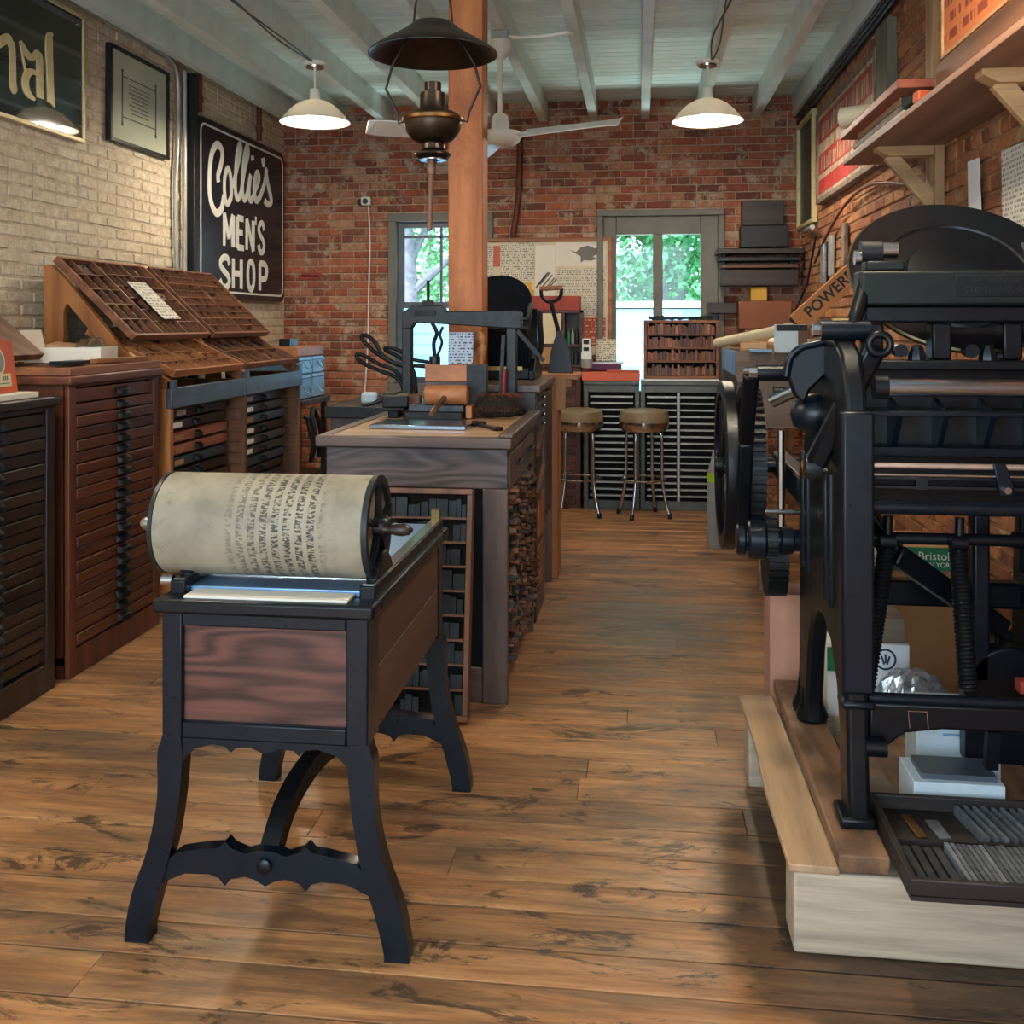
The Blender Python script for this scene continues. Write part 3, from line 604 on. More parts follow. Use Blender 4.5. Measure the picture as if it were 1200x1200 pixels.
t = T('newspaper_sign', 'glossy black sign with gold blackletter in a gold edge', 'sign', (-3.1, 4.9, 2.51))
B().box(-3.118, -3.092, 4.3, 5.385, 2.52, 3.205).build('board', 'sign_gloss', t)
b = B(); frame4(b, 4.285, 5.40, 2.505, 3.215, .022, 'YZ', -3.12, -3.085); b.build('edge_moulding', 'gold', t, bevel=.003)
lift_ = 0
b = B()
for st_, wd in (([(4.57,2.81),(4.63,2.86),(4.70,2.90),(4.725,2.87)], .05), ([(4.725,2.89),(4.735,2.84),(4.74,2.66)], .052), ([(4.735,2.70),(4.75,2.655),(4.758,2.64,.01)], .05), ([(4.55,2.72),(4.56,2.69),(4.59,2.665,.01)], .05),
                ([(4.80,2.915,.02),(4.825,2.885,.045),(4.86,2.862,.04),(4.90,2.858,.035),(4.94,2.895,.03)], .04), ([(4.935,2.905,.015),(4.955,2.88,.055),(4.965,2.85,.055),(4.968,2.665,.055)], .055), ([(4.805,2.89),(4.845,2.77)], .012), ([(4.945,2.785,.02),(4.90,2.785,.03),(4.855,2.76,.05),(4.84,2.71,.055),(4.862,2.668,.045),(4.92,2.645,.012)], .05),
                ([(5.085,3.03,.01),(5.05,2.99,.058),(5.058,2.82,.056),(5.065,2.66,.056)], .056), ([(5.065,2.68),(5.10,2.645,.01)], .045)):
    lift_ = lift_ + .0004; b = B(); stroke_into(b, st_, wd, 'YZ', -3.0925, -3.0905 + lift_, 5); b.build('letter_stroke', 'gold', t)
b = B(); b.cyl((-3.093, 5.33, 3.15), (-3.086, 5.33, 3.15), .01, 10); b.build('screw', 'steel', t, smooth=40)
t = T('framed_print', 'thin black frame around a pale printed certificate', 'picture', (-3.1, 6.06, 2.57))
b = B(); frame4(b, 5.68, 6.44, 2.575, 3.15, .022, 'YZ', -3.122, -3.085); b.build('frame', 'black_paint', t, bevel=.003)
B().box(-3.118, -3.10, 5.69, 6.43, 2.585, 3.14).build('paper', 'cream', t)
b = B()
for a, c_ in ((5.84, 'p'), (6.27, 'p')):
    b.box(-3.1, -3.0985, a - .008, a + .008, 2.70, 3.02); b.lathe([(.014, 0), (.014, .0015)], (-3.1, a, 3.02), 10, 'X'); b.lathe([(.014, 0), (.014, .0015)], (-3.1, a, 2.70), 10, 'X')
for z in (2.74, 2.985): b.box(-3.1, -3.0985, 5.85, 6.26, z, z + .008)
for i in range(8): z = 2.78 + i * .024; q = random.uniform(.0, .04); b.box(-3.1, -3.0985, 5.91 + q, 6.20 - q, z, z + .006)
b.build('printed_scroll', 'grey_paint', t)
B().box(-3.098, -3.096, 5.70, 6.42, 2.595, 3.13).build('pane', 'window_glass', t)
# ================================================================ type cabinets along the left wall
def pull(b, x, y, z, w_=.105):
    """hooded cup pull, face +X"""
    n = 8; k = b.n(); vs = []
    for i in range(n + 1):
        a = PI * i / n; yy = y - math.cos(a) * w_ / 2; out = math.sin(a) * .03
        vs += [(x, yy, z + .017), (x + .006 + out, yy, z + .006), (x + .008 + out, yy, z - .015), (x, yy, z - .015)]
    fs = []
    for i in range(n): 
        for j in range(3): fs.append((i*4+j, (i+1)*4+j, (i+1)*4+j+1, i*4+j+1))
    b.add(vs, fs)
    return b
def flat_cabinet(label, y0, y1, xf, xb, top, wd, n, pitch, ztop, first=None, rail=.055, pully=.5, over=.02):
    t = T('type_cabinet', label, 'cabinet', ((xf + xb) / 2, (y0 + y1) / 2, 0))
    b = B(); b.box(xb, xf - .02, y0, y0 + .025, .0, top - .04); b.box(xb, xf - .02, y1 - .025, y1, .0, top - .04); b.box(xb, xb + .02, y0, y1, .02, top - .04); b.box(xb, xf - .02, y0, y1, .06, .09); b.build('carcass', wd + '_Z', t)
    b = B(); b.box(xf - .03, xf, y0, y0 + rail, 0, top - .04); b.box(xf - .03, xf, y1 - rail, y1, 0, top - .04); b.box(xf - .03, xf, y0 + rail, y1 - rail, 0, ztop - n*pitch - .01); b.box(xf - .03, xf, y0 + rail, y1 - rail, ztop + (first or 0) + .004, top - .04); b.build('face_frame', wd + '_Z', t, bevel=.004)
    b = B(); b.box(xb - .01, xf + over, y0 - over, y1 + over, top - .04, top); b.build('top', wd + '_Y', t, bevel=.008)
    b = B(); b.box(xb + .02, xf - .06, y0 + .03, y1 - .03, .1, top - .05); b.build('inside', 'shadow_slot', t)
    yp = y0 + (y1 - y0) * pully
    def drawer(z1, z0):
        b = B(); b.box(xf - .06, xf - .006 + random.uniform(-.006, .004), y0 + rail + .004, y1 - rail - .004, z0 + .003, z1 - .003); d = b.build('drawer', wd + '_Y', t, bevel=.003)
        pull(B(), xf - .006, yp, (z0 + z1) / 2).build('pull', 'iron_dull', d, smooth=40)
        return d
    if first: drawer(ztop + first, ztop)
    d0 = None
    for i in range(n):
        z1 = ztop - i * pitch
        if d0 is None: d0 = drawer(z1, z1 - pitch); d0i = i
        else: clone(d0, t, (random.uniform(-.006, .006), 0, -i * pitch))
    return t
flat_cabinet('near black stained type cabinet with a wide column of drawer pulls', 3.02, 3.94, -2.385, -3.0, 1.20, 'cab_dark', 20, .0505, 1.135, pully=.56)
flat_cabinet('red brown type cabinet of twenty shallow drawers between dark and orange neighbours', 4.03, 4.84, -2.375, -3.0, 1.275, 'cab_red', 20, .0515, 1.155, first=.065, pully=.55)
# double frame with slanted cases
x0, x1, y0, y1 = -3.06, -2.37, 4.95, 6.97; ym = 5.96
t = T('type_stand', 'double type frame with grey front rail, two drawer columns and slanted case supports', 'cabinet', ((x0+x1)/2, (y0+y1)/2, 0))
for ya, yb in ((y0, y0 + .04), (ym - .02, ym + .02), (y1 - .04, y1)):
    B().box(x0 + .15, x1, ya, yb, 0, 1.16).build('side_panel', 'oak_Z' if ya == y0 else 'walnut_Z', t, bevel=.004)
    sh = [(x0, 1.0), (x0 + .11, 1.0), (x0 + .11, 1.56), (x0 + .13, 1.60), (-2.72, 1.36), (-2.44, 1.16), (-2.37, 1.16), (-2.37, 1.2), (-2.62, 1.36), (-2.95, 1.735), (-3.02, 1.80), (x0, 1.80)]
    B().prism(sh, 'XZ', ya, yb).build('case_support', 'oak_Z', t, bevel=.004)
b = B(); b.box(x1 - .02, x1 + .012, y0 - .005, y1 + .005, 1.06, 1.165)
for ya in (y0, ym - .03, y1 - .06): b.box(x1 - .022, x1 + .014, ya, ya + .06, 1.06, 1.205)
b.build('front_rail', 'grey_blue_paint', t, bevel=.006)
b = B(); b.box(x0 + .15, x0 + .17, y0, y1, 0, 1.1); b.box(x0 + .15, x1 - .1, y0, y1, .02, .06); b.build('back_panel', 'cab_dark_Y', t)
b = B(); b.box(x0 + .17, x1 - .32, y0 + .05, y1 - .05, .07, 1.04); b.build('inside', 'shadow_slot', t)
cols_mats = ['cab_dark_Y', 'cab_dark_Y', 'rose', 'rose', 'blue_slate', 'cab_dark_Y', 'walnut_Y']
wood('rose', '7a4334', 'a96a55', 'Y', .5); wood('blue_slate', '1c2530', '3a4550', 'Y', .45); wood('slate_wood', '26201e', '4e443e', 'Y', .45)
for ci, (ya, yb) in enumerate(((y0 + .055, ym - .035), (ym + .035, y1 - .055))):
    for i in range(14):
        z = 1.04 - i * .067; xf = x1 - .10 + random.uniform(-.012, .012)
        mm = cols_mats[i % 7] if ci == 0 else random.choice(('slate_wood', 'slate_wood', 'cab_dark_Y', 'blue_slate'))
        b = B(); b.box(xf - .2, xf, ya + .01, yb - .01, z - .05, z); d = b.build('drawer', mm, t, bevel=.003)
        pull(B(), xf, ya + (yb - ya) * .52, z - .024, .06).build('pull', 'iron_dull', d, smooth=40)
        if i < 5 or random.random() < .4: B().box(xf, xf + .003, ya + (yb-ya)*.22, ya + (yb-ya)*.34, z - .04, z - .012).build('label_card', random.choice(('paper', 'paper_white', 'cardboard')), d)
        for yy in (ya - .012, yb + .002): B().box(x1 - .30, x1 - .015, yy, yy + .01, z - .062, z - .054).build('runner', 'walnut_X', t)
    
def type_case(label, M4, w_, d_, cols, rows, group=None, parts=None, floor_m='case_floor', frame_m='case_X', full=None, hgt=.035):
    """case lying flat: x across, y from front to back, z up; cells listed per third"""
    t = T('type_case', label, 'type case', group=group); t.matrix_world = M4
    b = B(); frame4(b, 0, w_, 0, d_, .016, 'XY', 0, hgt); b.build('frame', frame_m, t, local=True, bevel=.003)
    B().box(.016, w_ - .016, .016, d_ - .016, .0, .008).build('bottom', floor_m, t, local=True)
    b = B(); bays = parts or [(0, .34, cols, rows), (.34, .67, cols, rows), (.67, 1, cols, rows + 1)]
    for u0, u1, nc, nr in bays:
        xa, xb_ = .016 + (w_ - .032) * u0, .016 + (w_ - .032) * u1
        if u0 > 0: b.box(xa - .006, xa + .006, .016, d_ - .016, .008, hgt + .002)
        for j in range(1, nr): yy = .016 + (d_ - .032) * j / nr; b.box(xa, xb_, yy - .003, yy + .003, .008, hgt - .004)
        for i in range(1, nc):
            xx = xa + (xb_ - xa) * i / nc
            for j in range(nr):
                if random.random() < .85: b.box(xx - .0025, xx + .0025, .016 + (d_-.032)*j/nr, .016 + (d_-.032)*(j+1)/nr, .008, hgt - .005)
    b.build('dividers', frame_m, t, local=True)
    b = B()
    for _ in range(full if full is not None else 160):
        xx, yy = random.uniform(.03, w_ - .04), random.uniform(.03, d_ - .03); b.obox((xx, yy, .014), (random.uniform(.006, .02), random.uniform(.004, .008), random.uniform(.006, .012)), (0, 0, random.uniform(0, 3)))
    tag(b.build('loose_type', 'lead_dark', t, local=True), kind='stuff')
    return t
def slant(y, xb_, zb, xt, zt):
    """case whose front edge runs along +Y at (xb, zb) and back edge at (xt, zt)"""
    dv = Vector((xt - xb_, 0, zt - zb)).normalized(); xv = Vector((0, 1, 0)); zv = xv.cross(dv)
    return Matrix(((xv.x, dv.x, zv.x, xb_), (xv.y, dv.y, zv.y, y), (xv.z, dv.z, zv.z, zb), (0, 0, 0, 1)))
type_case('upper slanted type case with the sheet of paper on it', slant(4.99, -2.60, 1.405, -3.04, 1.825), .93, .60, 4, 6, parts=[(0, .34, 3, 5), (.34, .67, 4, 6), (.67, 1, 5, 6)], hgt=.04)
type_case('upper slanted type case of many small cells under the shop sign', slant(5.985, -2.60, 1.405, -3.04, 1.825), .93, .60, 7, 8, parts=[(0, .5, 9, 9), (.5, 1, 8, 9)], hgt=.04)
type_case('lower tilted type case in orange wood behind the grey rail', slant(5.0, -2.38, 1.215, -2.86, 1.44), .93, .53, 4, 5, frame_m='oak_X', hgt=.04, floor_m='case_floor')
type_case('lower tilted dark type case at the far end of the grey rail', slant(5.99, -2.38, 1.215, -2.86, 1.44), .93, .53, 3, 3, parts=[(0, .5, 3, 3), (.5, 1, 2, 3)], hgt=.04)
b = B(); b.box(0, .22, 0, .30, .0, .002); b.xf(slant(5.42, -2.665, 1.525, -3.02, 1.865)); b.xf(Matrix.Translation((.03, 0, -.004))); b.xf(Matrix.Translation((0, 0, .0)))
tag(b.build('paper_sheet', 'print_yx'), 'white printed sheet lying on the upper type case', 'paper')
# things on the red cabinet
ct = type_case('flat open type case on top of the red brown cabinet', Matrix.Translation((-2.37, 4.03, 1.276)) @ Matrix.Rotation(PI / 2, 4, 'Z'), .82, .60, 5, 4, frame_m='case_X', full=220)
b = B()
def tray_box(b, w_, d_, h_, th): b.box(0, w_, 0, d_, 0, th); b.box(0, th, 0, d_, th, h_); b.box(w_ - th, w_, 0, d_, th, h_); b.box(th, w_ - th, 0, th, th, h_); b.box(th, w_ - th, d_ - th, d_, th, h_)
t = T('paper_box', 'open white cardboard box holding a wrapped packet on the red brown cabinet', 'box', (-2.80, 4.38, 1.315), math.radians(12))
b = B(); tray_box(b, .34, .26, .07, .006); b.build('tray', 'paper', t, local=True)
b = B(); b.add([(0, 0, .07), (0, .26, .07), (-.02, .26, .15), (-.02, 0, .15), (-.006, 0, .07), (-.006, .26, .07), (-.026, .26, .15), (-.026, 0, .15)], [(0,1,2,3),(7,6,5,4),(0,3,7,4),(1,5,6,2),(2,6,7,3)]); b.build('flap', 'paper', t, local=True)
b = B(); b.obox((.12, .14, .05), (.12, .18, .07), (.05, .1, .1)); b.build('wrapped_packet', 'cardboard', t, local=True, bevel=.012)
b = B(); b.obox((.25, .15, .055), (.13, .2, .08), (.2, -.1, .3)); b.build('crumpled_bag', 'clear_plastic', t, local=True, bevel=.02)
b = B(); b.obox((-2.44, 4.58, 1.325), (.035, .45, .02), (0, 0, -.04)); tag(b.build('wooden_strip', 'oak_Y', bevel=.002), 'orange wooden strip lying along the front of the flat type case', 'strip')
b = B(); b.obox((-2.50, 4.25, 1.322), (.06, .2, .02), (0, 0, -.1)); tag(b.build('dark_composing_stick', 'iron_grey', bevel=.003), 'dark metal composing stick lying on the flat type case', 'tool')
# raised lid leaning behind
b = B(); b.bar((-2.68, 3.98, 1.345), (-3.08, 3.98, 1.67), .70, .035, up=(0, 0, 1)); tag(b.build('leaning_case', 'walnut_X', bevel=.004), 'dark wooden case leaning back against the wall above the near cabinets', 'type case')
# things on the near cabinet
b = B(); b.box(-2.72, -2.405, 3.15, 3.86, 1.20, 1.222); tag(b.build('paper_stack', 'paper', bevel=.002), 'stack of cream paper on the near black cabinet', 'paper')
t = T('book', 'orange book standing upright with a round portrait on its cover', 'book', (-2.47, 3.72, 1.223), math.radians(6))
b = B(); b.box(-.012, .012, -.3, .10, 0, .21); b.xf(Matrix.Rotation(-.13, 4, 'Y')); b.build('cover', 'orange', t, local=True, bevel=.002)
b = B(); b.lathe([(.055, 0), (.055, .002)], (.012, -.03, .125), 24, 'X'); b.xf(Matrix.Rotation(-.13, 4, 'Y')); e_ = b.build('oval_portrait', 'cream', t, local=True)
b = B(); b.lathe([(.044, 0), (.044, .003)], (.012, -.03, .125), 24, 'X'); b.xf(Matrix.Rotation(-.13, 4, 'Y')); b.build('portrait', 'grey_fabric', e_, local=True)
b = B(); b.box(.012, .014, -.14, .055, .025, .075); b.xf(Matrix.Rotation(-.13, 4, 'Y')); lp_ = b.build('label_panel', 'cream', t, local=True)
b = B(); [b.box(.014, .0152, -.005 + i * .013, .001 + i * .013, .05, .066) for i in range(3)]; b.box(.014, .0152, -.12, .04, .036, .039); b.xf(Matrix.Rotation(-.13, 4, 'Y')); b.build('title_lettering', 'green_card', lp_, local=True)
# ---- small stand beyond the double frame with pale metal boxes
t = T('low_stand', 'dark low stand at the end of the double type frame', 'stand', (-2.65, 7.36, 0))
b = B(); b.box(-3.0, -2.38, 7.04, 7.70, .90, .94); b.build('top', 'cab_dark_Y', t, bevel=.004)
for xx in (-2.42, -2.98):
    for yy in (7.06, 7.66): b = B(); b.box(xx - .02, xx + .02, yy - .02, yy + .02, 0, .90); b.build('leg', 'cab_dark_Z', t)
b = B(); b.box(-2.98, -2.42, 7.06, 7.66, .35, .38); b.build('shelf', 'cab_dark_Y', t)
for (ya, yb, za, zb, mm, lab) in ((7.08, 7.36, .945, 1.12, 'blue_box', 'pale blue metal box, lower near one on the low stand'), (7.39, 7.68, .945, 1.12, 'blue_box', 'pale blue metal box with a wire handle on the low stand'),
                                 (7.08, 7.38, 1.125, 1.25, 'blue_box', 'pale blue flat box, upper near one on the low stand'), (7.40, 7.66, 1.125, 1.25, 'blue_box', 'pale blue flat box, upper far one on the low stand')):
    tt = T('metal_box', lab, 'box', (-2.60, (ya + yb) / 2, za), group='pale blue boxes on the low stand')
    B().box(-2.85, -2.42, ya, yb, za, zb).build('body', mm, tt, bevel=.008)
    b = B(); b.box(-2.855, -2.412, ya - .003, yb + .003, zb - .03, zb - .022); b.build('lid_seam', 'blue_dark', tt)
    b = B(); b.tube([(-2.415, ya + .08, za + .09), (-2.395, ya + .09, za + .05), (-2.39, (ya + yb)/2, za + .035), (-2.395, yb - .09, za + .05), (-2.415, yb - .08, za + .09)], .005, 6); b.build('handle', 'steel', tt, smooth=40)
b = B(); b.box(-2.78, -2.42, 7.06, 7.66, 1.256, 1.325); tag(b.build('flat_carton', 'copper_wood', bevel=.004), 'flat orange brown carton lying across the pale blue boxes', 'box')
b = B(); b.obox((-2.55, 7.22, 1.355), (.08, .16, .055)); b.obox((-2.51, 7.22, 1.36), (.004, .1, .03)); tag(b.build('small_radio', 'black_plastic', bevel=.006), 'small black device on the flat orange carton', 'device')
b = B(); b.tube(smoothpath([(-2.36, 7.1, .80), (-2.33, 7.12, .62), (-2.36, 7.16, .5), (-2.34, 7.2, .64), (-2.37, 7.22, .82), (-2.38, 7.30, .86), (-2.35, 7.36, .7), (-2.38, 7.4, .5)]), .018, 8)
b.cyl((-2.385, 7.09, .83), (-2.35, 7.09, .81), .02, 8); tag(b.build('hanging_hose', 'iron_dull', smooth=50), 'coil of dark hose hanging on the low stand', 'hose')
# ---- pieces on the back wall
t = T('security_camera', 'small white camera on the red brick wall with a cord', 'camera', (-2.352, 8.70, 2.52))
b = B(); b.box(-2.40, -2.315, 8.63, 8.69, 2.515, 2.59); b.build('body', 'white_enamel', t, bevel=.012); b = B(); b.cyl((-2.357, 8.62, 2.55), (-2.357, 8.632, 2.55), .024, 16); b.build('lens', 'black_plastic', t, smooth=40)
b = B(); b.cyl((-2.42, 8.69, 2.55), (-2.42, 8.738, 2.55), .03, 12); b.box(-2.42, -2.39, 8.68, 8.70, 2.54, 2.56); b.build('mount', 'black_plastic', t)
b = B(); b.tube(smoothpath([(-2.345, 8.69, 2.52), (-2.34, 8.72, 2.2), (-2.35, 8.72, 1.8), (-2.36, 8.72, 1.3), (-2.39, 8.71, .8)]), .007, 6); b.build('cord', 'white_enamel', t, smooth=40)
b = B()
for (xa, xb_, z_) in ((-2.96, -2.78, 1.92), (-2.99, -2.80, 1.90)): b.obox(((xa+xb_)/2, 8.728, z_), (xb_ - xa, .006, .035), (0, .03, 0))
tag(b.build('red_mark', 'rust_red'), 'red painted strip on the brick wall left of the sash window', 'mark')
# ================================================================ proof press in the foreground
CX = -.888
paint('bed_steel', '9cc6f2', .32, .85, .06, 8, .01)
t = T('proof_press', 'old cylinder proof press on scalloped black iron legs', 'press', (CX, 2.82, 0))
def leg_frame(name, y0, y1):
    b = B()
    for s in (-1, 1):
        L, R = stroke([(CX + s*.232, .505, .046), (CX + s*.233, .485, .054), (CX + s*.236, .455, .064), (CX + s*.240, .36, .056), (CX + s*.252, .28, .056), (CX + s*.27, .205, .058), (CX + s*.302, .11, .064), (CX + s*.320, .03, .060), (CX + s*.322, .0, .060)], .06, 5)
        b.prism(L + R[::-1], 'XZ', y0, y1)
    top = [(-.265, .185), (-.22, .222), (-.15, .236), (-.115, .24), (-.10, .255), (-.085, .24), (-.05, .228), (-.02, .238)]; bot = [(-.305, .06), (-.29, .105), (-.255, .148), (-.20, .172), (-.14, .174), (-.115, .166), (-.10, .148), (-.085, .166), (-.05, .174), (-.025, .168), (0, .154)]
    poly = [(CX + a, z) for a, z in top] + [(CX - a, z) for a, z in reversed(top)] + [(CX - a, z) for a, z in bot] + [(CX + a, z) for a, z in reversed(bot[:-1])]
    b.prism(poly, 'XZ', y0 + .006, y1 - .006)
    bt = [(-.215, .42), (-.20, .452), (-.175, .475), (-.13, .488), (-.10, .484), (-.085, .470), (-.07, .482), (-.035, .484), (0, .470)]
    poly = [(CX - .252, .50), (CX - .252, .43)] + [(CX + a, z) for a, z in bt] + [(CX - a, z) for a, z in reversed(bt[:-1])] + [(CX + .252, .43), (CX + .252, .50)]
    b.prism(poly, 'XZ', y0 + .004, y1 - .004)
    return b.build(name, 'iron_blue', t, bevel=.006)
l1 = leg_frame('leg_frame', 2.345, 2.395); leg_frame('leg_frame', 3.225, 3.275)
B().lathe([(.018, 0), (.018, -.008), (.012, -.012)], (CX, 2.349, .205), 16, 'Y').build('medallion', 'iron_blue', l1, smooth=40)
b = B(); pts = smoothpath([(CX, 2.38, .205), (CX, 2.47, .27), (CX, 2.60, .30), (CX, 2.78, .295), (CX, 2.98, .245), (CX, 3.12, .215), (CX, 3.24, .205)], 5)
for p, q in zip(pts, pts[1:]): b.bar(p, q + (q - p) * .05, .045, .05)
b.build('brace', 'iron_dull', t)
b = B(); b.box(CX - .257, CX - .206, 2.347, 2.45, .50, .809); b.box(CX + .200, CX + .253, 2.347, 2.45, .50, .809); b.box(CX - .206, CX + .200, 2.347, 2.45, .77, .809); b.box(CX - .206, CX + .200, 2.347, 2.45, .50, .54); b.build('front_frame', 'iron_blue', t, bevel=.004)
B().box(CX - .206, CX + .200, 2.362, 2.44, .54, .77).build('front_panel', 'panel_red', t)
b = B(); frame4(b, CX - .257, CX + .253, .49, .80, .05, 'XZ', 3.20, 3.272); b.box(CX - .21, CX + .205, 3.215, 3.235, .548, .755); b.build('rear_frame', 'iron_blue', t, bevel=.006)
for x_ in (CX - .25, CX + .232):
    B().box(x_, x_ + .018, 2.45, 3.20, .505, .655).build('side_plank', 'press_box', t, bevel=.002); B().box(x_, x_ + .018, 2.45, 3.20, .657, .802).build('side_plank', 'press_box', t, bevel=.002)
B().box(CX - .24, CX + .24, 2.45, 3.2, .50, .51).build('bottom_board', 'press_box', t)
b = B(); frame4(b, CX - .275, CX + .27, 2.335, 3.285, .075, 'XY', .80, .835); b.build('cornice', 'iron', t, bevel=.008)
for x_ in (CX - .262, CX + .217):
    r_ = B().box(x_, x_ + .04, 2.40, 3.255, .828, .866).build('bed_rail', 'iron', t, bevel=.004)
    B().box(x_ + .006, x_ + .034, 2.41, 3.25, .866, .868).build('rail_face', 'steel', r_)
B().box(CX - .222, CX + .217, 2.43, 3.265, .828, .846).build('bed_plate', 'bed_steel', t, bevel=.002)
b = B(); b.box(CX + .225, CX + .25, 3.22, 3.25, .866, .90); b.build('end_stop', 'brass', t)
B().box(CX - .205, CX + .20, 2.355, 2.425, .8355, .841).build('paper_rest', 'paper', t)
# cylinder
m = NT('drum_blanket'); v = m.coords((1, 1, 1)); sp = m.n('SeparateXYZ'); m.l(m.n('TexCoord').outputs['Object'], sp.inputs[0])
c = m.ramp(m.noise(v, 7, 5, .6), [(.3, srgb('77705f')), (.7, srgb('a09680'))])
ang = m.math('ARCTAN2', m.math('SUBTRACT', sp.outputs[2], .985), m.math('ADD', sp.outputs[1], .30))
cx = m.n('CombineXYZ'); m.l(m.math('MULTIPLY', sp.outputs[0], 60.0), cx.inputs[0]); m.l(m.math('MULTIPLY', ang, 22.0), cx.inputs[1])
nz = m.noise(cx.outputs[0], 1.0, 3, .6)
band = m.ramp(m.math('MULTIPLY', m.math('ADD', sp.outputs[0], .19), 2.63), [(.14, (0,0,0,1)), (.22, (.45,.45,.45,1)), (.34, (.75,.75,.75,1)), (.5, (1,1,1,1)), (.78, (1,1,1,1)), (.84, (.15,.15,.15,1)), (1, (0,0,0,1))])
cols_ = m.math('GREATER_THAN', m.math('SINE', m.math('MULTIPLY', sp.outputs[0], 210.0)), -.35)
ink = m.math('MULTIPLY', m.math('MULTIPLY', m.ramp(nz, [(.47, (0,0,0,1)), (.53, (1,1,1,1))]), band), cols_)
sm = m.ramp(m.noise(v, 16, 6, .7), [(.60, (0,0,0,1)), (.70, (1,1,1,1))])
c = m.mix(m.math('MULTIPLY', ink, .92), c, srgb('2b2926')); c = m.mix(m.math('MULTIPLY', sm, .45), c, srgb('4a453c')); m.base(c); m.rough(.6)
dx0, dx1, dy, dz, dr = -1.20, -.655, 2.52, .985, .128
B().lathe([(dr - .004, dx0 + .002), (dr, dx0 + .006), (dr, dx1 - .012), (dr - .004, dx1 - .008)], (0, dy, dz), 64, 'X').build('drum_blanket', 'drum_blanket', t, smooth=40)
for xa, xb_ in ((dx0 - .006, dx0 + .004), (dx1 - .010, dx1 + .004)):
    e_ = B().lathe([(dr - .018, xa), (dr + .002, xa), (dr + .002, xb_), (dr - .018, xb_), (dr - .018, xa)], (0, dy, dz), 48, 'X', caps=False).build('drum_rim', 'iron_grey', t, smooth=40)
b = B(); b.lathe([(.03, dx1 - .02), (.03, dx1 + .02), (.022, dx1 + .03)], (0, dy, dz), 20, 'X')
for k in range(5):
    a = k * 2 * PI / 5 + .3; b.bar((dx1 - .004, dy, dz), (dx1 - .004, dy + math.cos(a) * (dr - .012), dz + math.sin(a) * (dr - .012)), .012, .026, up=(1, 0, 0))
b.build('drum_spider', 'iron', t, smooth=40)
B().lathe([(.012, dx1 + .02), (.009, dx1 + .028), (.010, dx1 + .035), (.015, dx1 + .055), (.016, dx1 + .07), (.012, dx1 + .088), (.003, dx1 + .096)], (0, dy - .03, dz + .0), 16, 'X').build('handle', 'cab_dark_X', t, smooth=60)
B().lathe([(.012, dx0 + .0), (.011, dx0 - .02), (.015, dx0 - .035), (.018, dx0 - .055), (.013, dx0 - .068), (.002, dx0 - .073)], (0, dy - .03, dz), 16, 'X').build('handle', 'steel', t, smooth=60)
for x_ in (CX - .262, CX + .217):
    b = B(); b.prism([(2.44, .868), (2.60, .868), (2.575, .90), (2.54, .925), (2.50, .925), (2.465, .90)], 'YZ', x_ + .004, x_ + .036); b.build('carriage_shoe', 'iron', t, bevel=.004)
b = B(); b.lathe([(.014, CX - .29), (.014, CX - .262)], (0, 2.42, .86), 14, 'X'); b.build('latch_knob', 'steel', t, smooth=40)
# ================================================================ worktable
x0, x1, y0, y1, zt = -1.285, -.495, 3.95, 5.06, 1.05
t = T('worktable', 'dark wooden worktable with a pale inset top and slots of wood furniture', 'table', ((x0+x1)/2, (y0+y1)/2, 0))
b = B(); frame4(b, x0, x1, y0, y1, .05, 'XY', 1.005, zt); b.build('top_edge', 'island_X', t, bevel=.006)
for i, (a, b_) in enumerate(((.05, .4), (.4, .72), (.72, 1.06))): B().box(x0 + .05, x1 - .05, y0 + a + .001, y0 + b_ - .001, 1.005, zt - .004).build('top_plank', 'slab_top', t)
b = B(); b.box(x1 - .05, x1 + .004, y0 + .0, y1, zt, zt + .016); b.build('side_rail', 'island_Y', t, bevel=.004)
b = B(); b.box(-1.25, -.515, 3.985, 4.01, .845, 1.004); b.build('front_apron', 'island_front', t, bevel=.004)
for xa, xb_ in ((-1.25, -1.15), (-.615, -.515)):
    for ya, yb in ((3.98, 4.02), (4.94, 4.99)): b = B(); b.box(xa, xb_, ya, yb, 0, .845 if ya < 4.5 else 1.004); b.build('stile', 'island_Z', t, bevel=.004)
b = B(); b.box(-1.15, -.615, 3.99, 4.01, .0, .14); b.build('bottom_rail', 'island_X', t, bevel=.004)
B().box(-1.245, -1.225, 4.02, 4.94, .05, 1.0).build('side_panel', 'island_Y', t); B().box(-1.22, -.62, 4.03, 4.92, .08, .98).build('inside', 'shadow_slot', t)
for za, zb in ((.835, .855), (.10, .135), (.98, 1.004)): B().box(-.545, -.515, 4.02, 4.94, za, zb).build('side_bar', 'island_Y', t, bevel=.003)
for i in range(2):
    ya = 4.025 + i * .46; d = B().box(-.60, -.511, ya, ya + .45, .858, .977).build('drawer', 'island_Y', t, bevel=.004)
    b = B(); b.tube([(-.511, ya + .17, .92), (-.49, ya + .17, .92), (-.49, ya + .28, .92), (-.511, ya + .28, .92)], .006, 8); b.build('handle', 'iron_dull', d, smooth=40)
B().box(-.615, -.56, 4.02, 4.94, .0, .10).build('plinth', 'island_Y', t)
for k in range(7): B().box(-.60, -.520, 4.02, 4.94, .135 + k * .1, .139 + k * .1).build('slot_shelf', 'walnut_Y', t)
for j in range(1, 6): B().box(-.60, -.521, 4.02 + j * .153 - .003, 4.02 + j * .153 + .003, .14, .835).build('slot_divider', 'walnut_Z', t)
